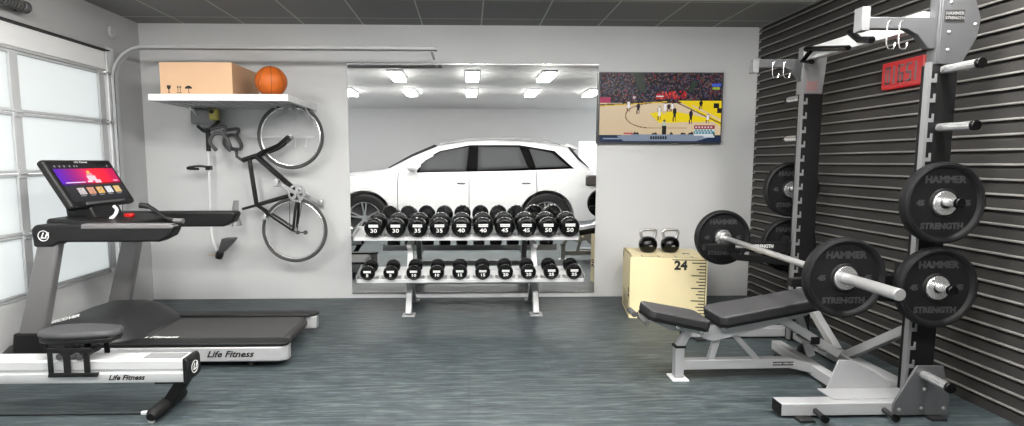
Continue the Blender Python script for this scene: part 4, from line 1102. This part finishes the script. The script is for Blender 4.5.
def prof_y(x, z, side):
    for i in range(len(sl)-1):
        if sl[i][0] <= x <= sl[i+1][0]: break
    t_ = (x-sl[i][0])/(sl[i+1][0]-sl[i][0]); q = [a+(b-a)*t_ for a, b in zip(sl[i], sl[i+1])]
    zs, zt, ins_ = q[2], q[3], q[4]
    k = max(0, min(1.1, (z-zs)/(zt-.05-zs))) if zt-.05 > zs else 0
    a = .045+(ins_-.06-.045)*k
    return (CY-a) if side > 0 else (CY-CW+a)
def glasspane(pts, name, mat, off=.006):
    for side in (1, -1):
        v = []
        # subdivide outline
        P = [];
        for i in range(len(pts)):
            a, b_ = pts[i], pts[(i+1) % len(pts)]
            for k in range(4): P.append((a[0]+(b_[0]-a[0])*k/4, a[1]+(b_[1]-a[1])*k/4))
        cx, cz = sum(p[0] for p in P)/len(P), sum(p[1] for p in P)/len(P)
        rings = []
        for s_ in (1, .66, .33):
            for x, z in P:
                x_, z_ = cx+(x-cx)*s_, cz+(z-cz)*s_; v.append((x_, prof_y(x_, z_, side)+side*off, z_))
        v.append((cx, prof_y(cx, cz, side)+side*off, cz)); n = len(P); f_ = []
        for r_ in range(2):
            for i in range(n): f_.append((r_*n+i, r_*n+(i+1) % n, (r_+1)*n+(i+1) % n, (r_+1)*n+i))
        for i in range(n): f_.append((2*n+i, 2*n+(i+1) % n, 3*n))
        ob = MB().add(v, f_).build(name, mat, car)
        so = ob.modifiers.new('solid', 'SOLIDIFY'); so.thickness = .012; so.offset = 0
Q = lambda *p: [(X(a), Z(b)) for a, b in p]
glasspane(Q((419, 171), (421, 162), (440, 152), (470, 146.5), (572, 146.5), (0, 0))[:0] or Q((417, 172.5), (419, 162), (440, 151), (470, 145), (520, 145), (556, 151), (574, 168.5), (520, 170.5)), 'window_surround', M('black_pillar_trim', (8, 8, 8), .7, spec=.05), .004)
glasspane(Q((420, 171.5), (421, 162.5), (441, 152), (469, 146.5), (466, 171.5)), 'window', carglass, .012)
glasspane(Q((478.5, 146.5), (520, 147), (528, 168), (477.5, 170.5)), 'window', carglass, .012)
glasspane(Q((530, 148.5), (553, 153), (569, 167), (536, 167.8)), 'window', carglass, .012)
def seamline(pts):
    for side in (1, -1):
        s_ = MB()
        P = []
        for i in range(len(pts)-1):
            for k in range(5): P.append(tuple(pts[i][j]+(pts[i+1][j]-pts[i][j])*k/5 for j in (0, 1)))
        P.append(pts[-1]); s_.tube([(x, (CY if side > 0 else CY-CW)-side*lat(x, z), z) for x, z in P], .007, n=5); s_.build('door_seam', seam_m, car)
def lat(x, z):
    for i in range(len(sl)-1):
        if sl[i][0] <= x <= sl[i+1][0]: break
    t_ = (x-sl[i][0])/(sl[i+1][0]-sl[i][0]); q = [a+(b-a)*t_ for a, b in zip(sl[i], sl[i+1])]
    zb, zs = q[1], q[2]; R_ = [(.10, zb), (.02, zb+.10), (0, zb+(zs-zb)*.45), (.02, zs-.12), (.045, zs)]
    for k in range(4):
        if R_[k][1] <= z <= R_[k+1][1]: u_ = (z-R_[k][1])/(R_[k+1][1]-R_[k][1]); return R_[k][0]+(R_[k+1][0]-R_[k][0])*u_
    return .045
seamline([(X(399), 1.14), (X(398), .9), (X(398), .35)]); seamline([(X(469), 1.16), (X(469), .30)]); seamline([(X(536), 1.17), (X(537), .75), (X(531), .55)])
for hx0 in (X(457), X(522)):
    for side in (1, -1):
        yy = CY+.012 if side > 0 else CY-CW-.012
        MB().beam((hx0, yy-side*.02, Z(183)), (hx0+.17, yy-side*.02, Z(183)), .02, .022).build('door_handle', seam_m, car, bev=.006)
for side in (1, -1):
    yc = CY+.02 if side > 0 else CY-CW-.02
    mm_ = MB().sphere((X(414), yc+side*.10, Z(167)), .11, 16, (1.1, .8, .85)); mm_.build('wing_mirror', carpaint, car)
    MB().beam((X(414), yc-side*.08, Z(171)), (X(414), yc+side*.05, Z(170)), .05, .03, (1, 0, 0)).build('mirror_stalk', cardark, car)
    yl = CY-.02 if side > 0 else CY-CW+.02
    MB().box(2.42, 2.66, min(yl-side*.16, yl-side*.02), max(yl-side*.16, yl-side*.02), .86, 1.08).build('taillight', tail_m, car, bev=.03)
    MB().box(-3.42, -3.12, min(yl-side*.30, yl-side*.10), max(yl-side*.30, yl-side*.10), .70, .84).build('headlight', carglass, car, bev=.03)
    ry = CY-.40 if side > 0 else CY-CW+.40
    MB().tube(smoothpath([(-.55, ry, 1.70), (-.45, ry, 1.77), (.5, ry, 1.855), (1.5, ry, 1.81), (1.95, ry, 1.71)], 5), .014).build('roof_rail', alu, car)
    yb_ = CY-.015 if side > 0 else CY-CW+.015
    MB().box(WX[0]+.62, WX[1]-.62, min(yb_, yb_-side*.06), max(yb_, yb_-side*.06), -.05, .24).build('side_cladding', cardark, car, bev=.01)
MB().prism([(2.02, 1.69), (2.32, 1.60), (2.36, 1.63), (2.10, 1.74)], CY-.40, CY-CW+.40).build('spoiler', carpaint, car, bev=.01)
MB().prism([(2.62, .16), (2.74, .20), (2.74, .46), (2.66, .50)], CY-.14, CY-CW+.14).build('rear_bumper', cardark, car, bev=.02)
MB().prism([(-1.64, 1.222), (-1.16, 1.49), (-.66, 1.70), (-.70, 1.712), (-1.20, 1.50), (-1.68, 1.232)], CY-.36, CY-CW+.36).build('windscreen', carglass, car)
MB().prism([(2.13, 1.66), (2.335, 1.42), (2.555, 1.215), (2.565, 1.23), (2.35, 1.44), (2.145, 1.67)], CY-.36, CY-CW+.36).build('rear_window', carglass, car)
for x in WX:
    for side in (1, -1):
        yo = CY-.015 if side > 0 else CY-CW+.015
        pr = [(WR*.66, 0), (WR*.70, .012), (WR*.93, .004), (WR, -.04), (WR, -.22), (WR*.9, -.25), (WR*.66, -.25)]
        ty = MB().lathe(pr, (x, yo, WZ), (0, side, 0), 48, closed=True).build('tyre', rubber, car)
        rm = MB().lathe([(WR*.62, -.02), (WR*.67, .008), (WR*.67, -.24), (WR*.62, -.24)], (x, yo, WZ), (0, side, 0), 40, closed=True)
        rm.lathe([(.001, -.03), (.07, -.03), (.08, -.06), (.001, -.06)], (x, yo, WZ), (0, side, 0), 20)
        for k in range(5):
            for da_ in (-.09, .09):
                a = k*2*PI/5+PI/2+da_; c_, s2 = math.cos(a), math.sin(a)
                rm.beam((x+.05*c_, yo-side*.045, WZ+.05*s2), (x+WR*.64*math.cos(a+da_*.6), yo-side*.02, WZ+WR*.64*math.sin(a+da_*.6)), .03, .034, (0, 1, 0))
        rm.build('rim', alu, ty)
        MB().lathe([(.001, -.10), (WR*.6, -.10), (WR*.6, -.13), (.001, -.13)], (x, yo, WZ), (0, side, 0), 30).build('brake_disc', dgrey_m, ty)

# ------------------------------------------------------------------ world and camera
wd = bpy.data.worlds.new('world'); bpy.context.scene.world = wd; wd.use_nodes = True
bg = wd.node_tree.nodes['Background']; bg.inputs[0].default_value = (.98, .995, 1., 1); bg.inputs[1].default_value = 1.6

cam = bpy.data.cameras.new('camera'); co_ = bpy.data.objects.new('camera', cam); C.objects.link(co_)
cam.sensor_fit = 'HORIZONTAL'; cam.sensor_width = 36.; cam.lens = 534./1024*36.; cam.shift_x = (512-482)/1024.; cam.shift_y = 0; cam.clip_start = .05
co_.location = (0, 0, 1.35); co_.rotation_euler = (R(90-5.455), 0, R(-1.5))
sc = bpy.context.scene; sc.camera = co_
sc.view_settings.view_transform = 'Standard'; sc.view_settings.look = 'None'; sc.view_settings.gamma = 1; sc.view_settings.exposure = .42
sc.view_settings.use_curve_mapping = False
sc.cycles.use_denoising = True
sc.cycles.max_bounces = 10; sc.cycles.diffuse_bounces = 5; sc.cycles.glossy_bounces = 6
sc.cycles.sample_clamp_indirect = 8.
sc.cycles.caustics_reflective = False
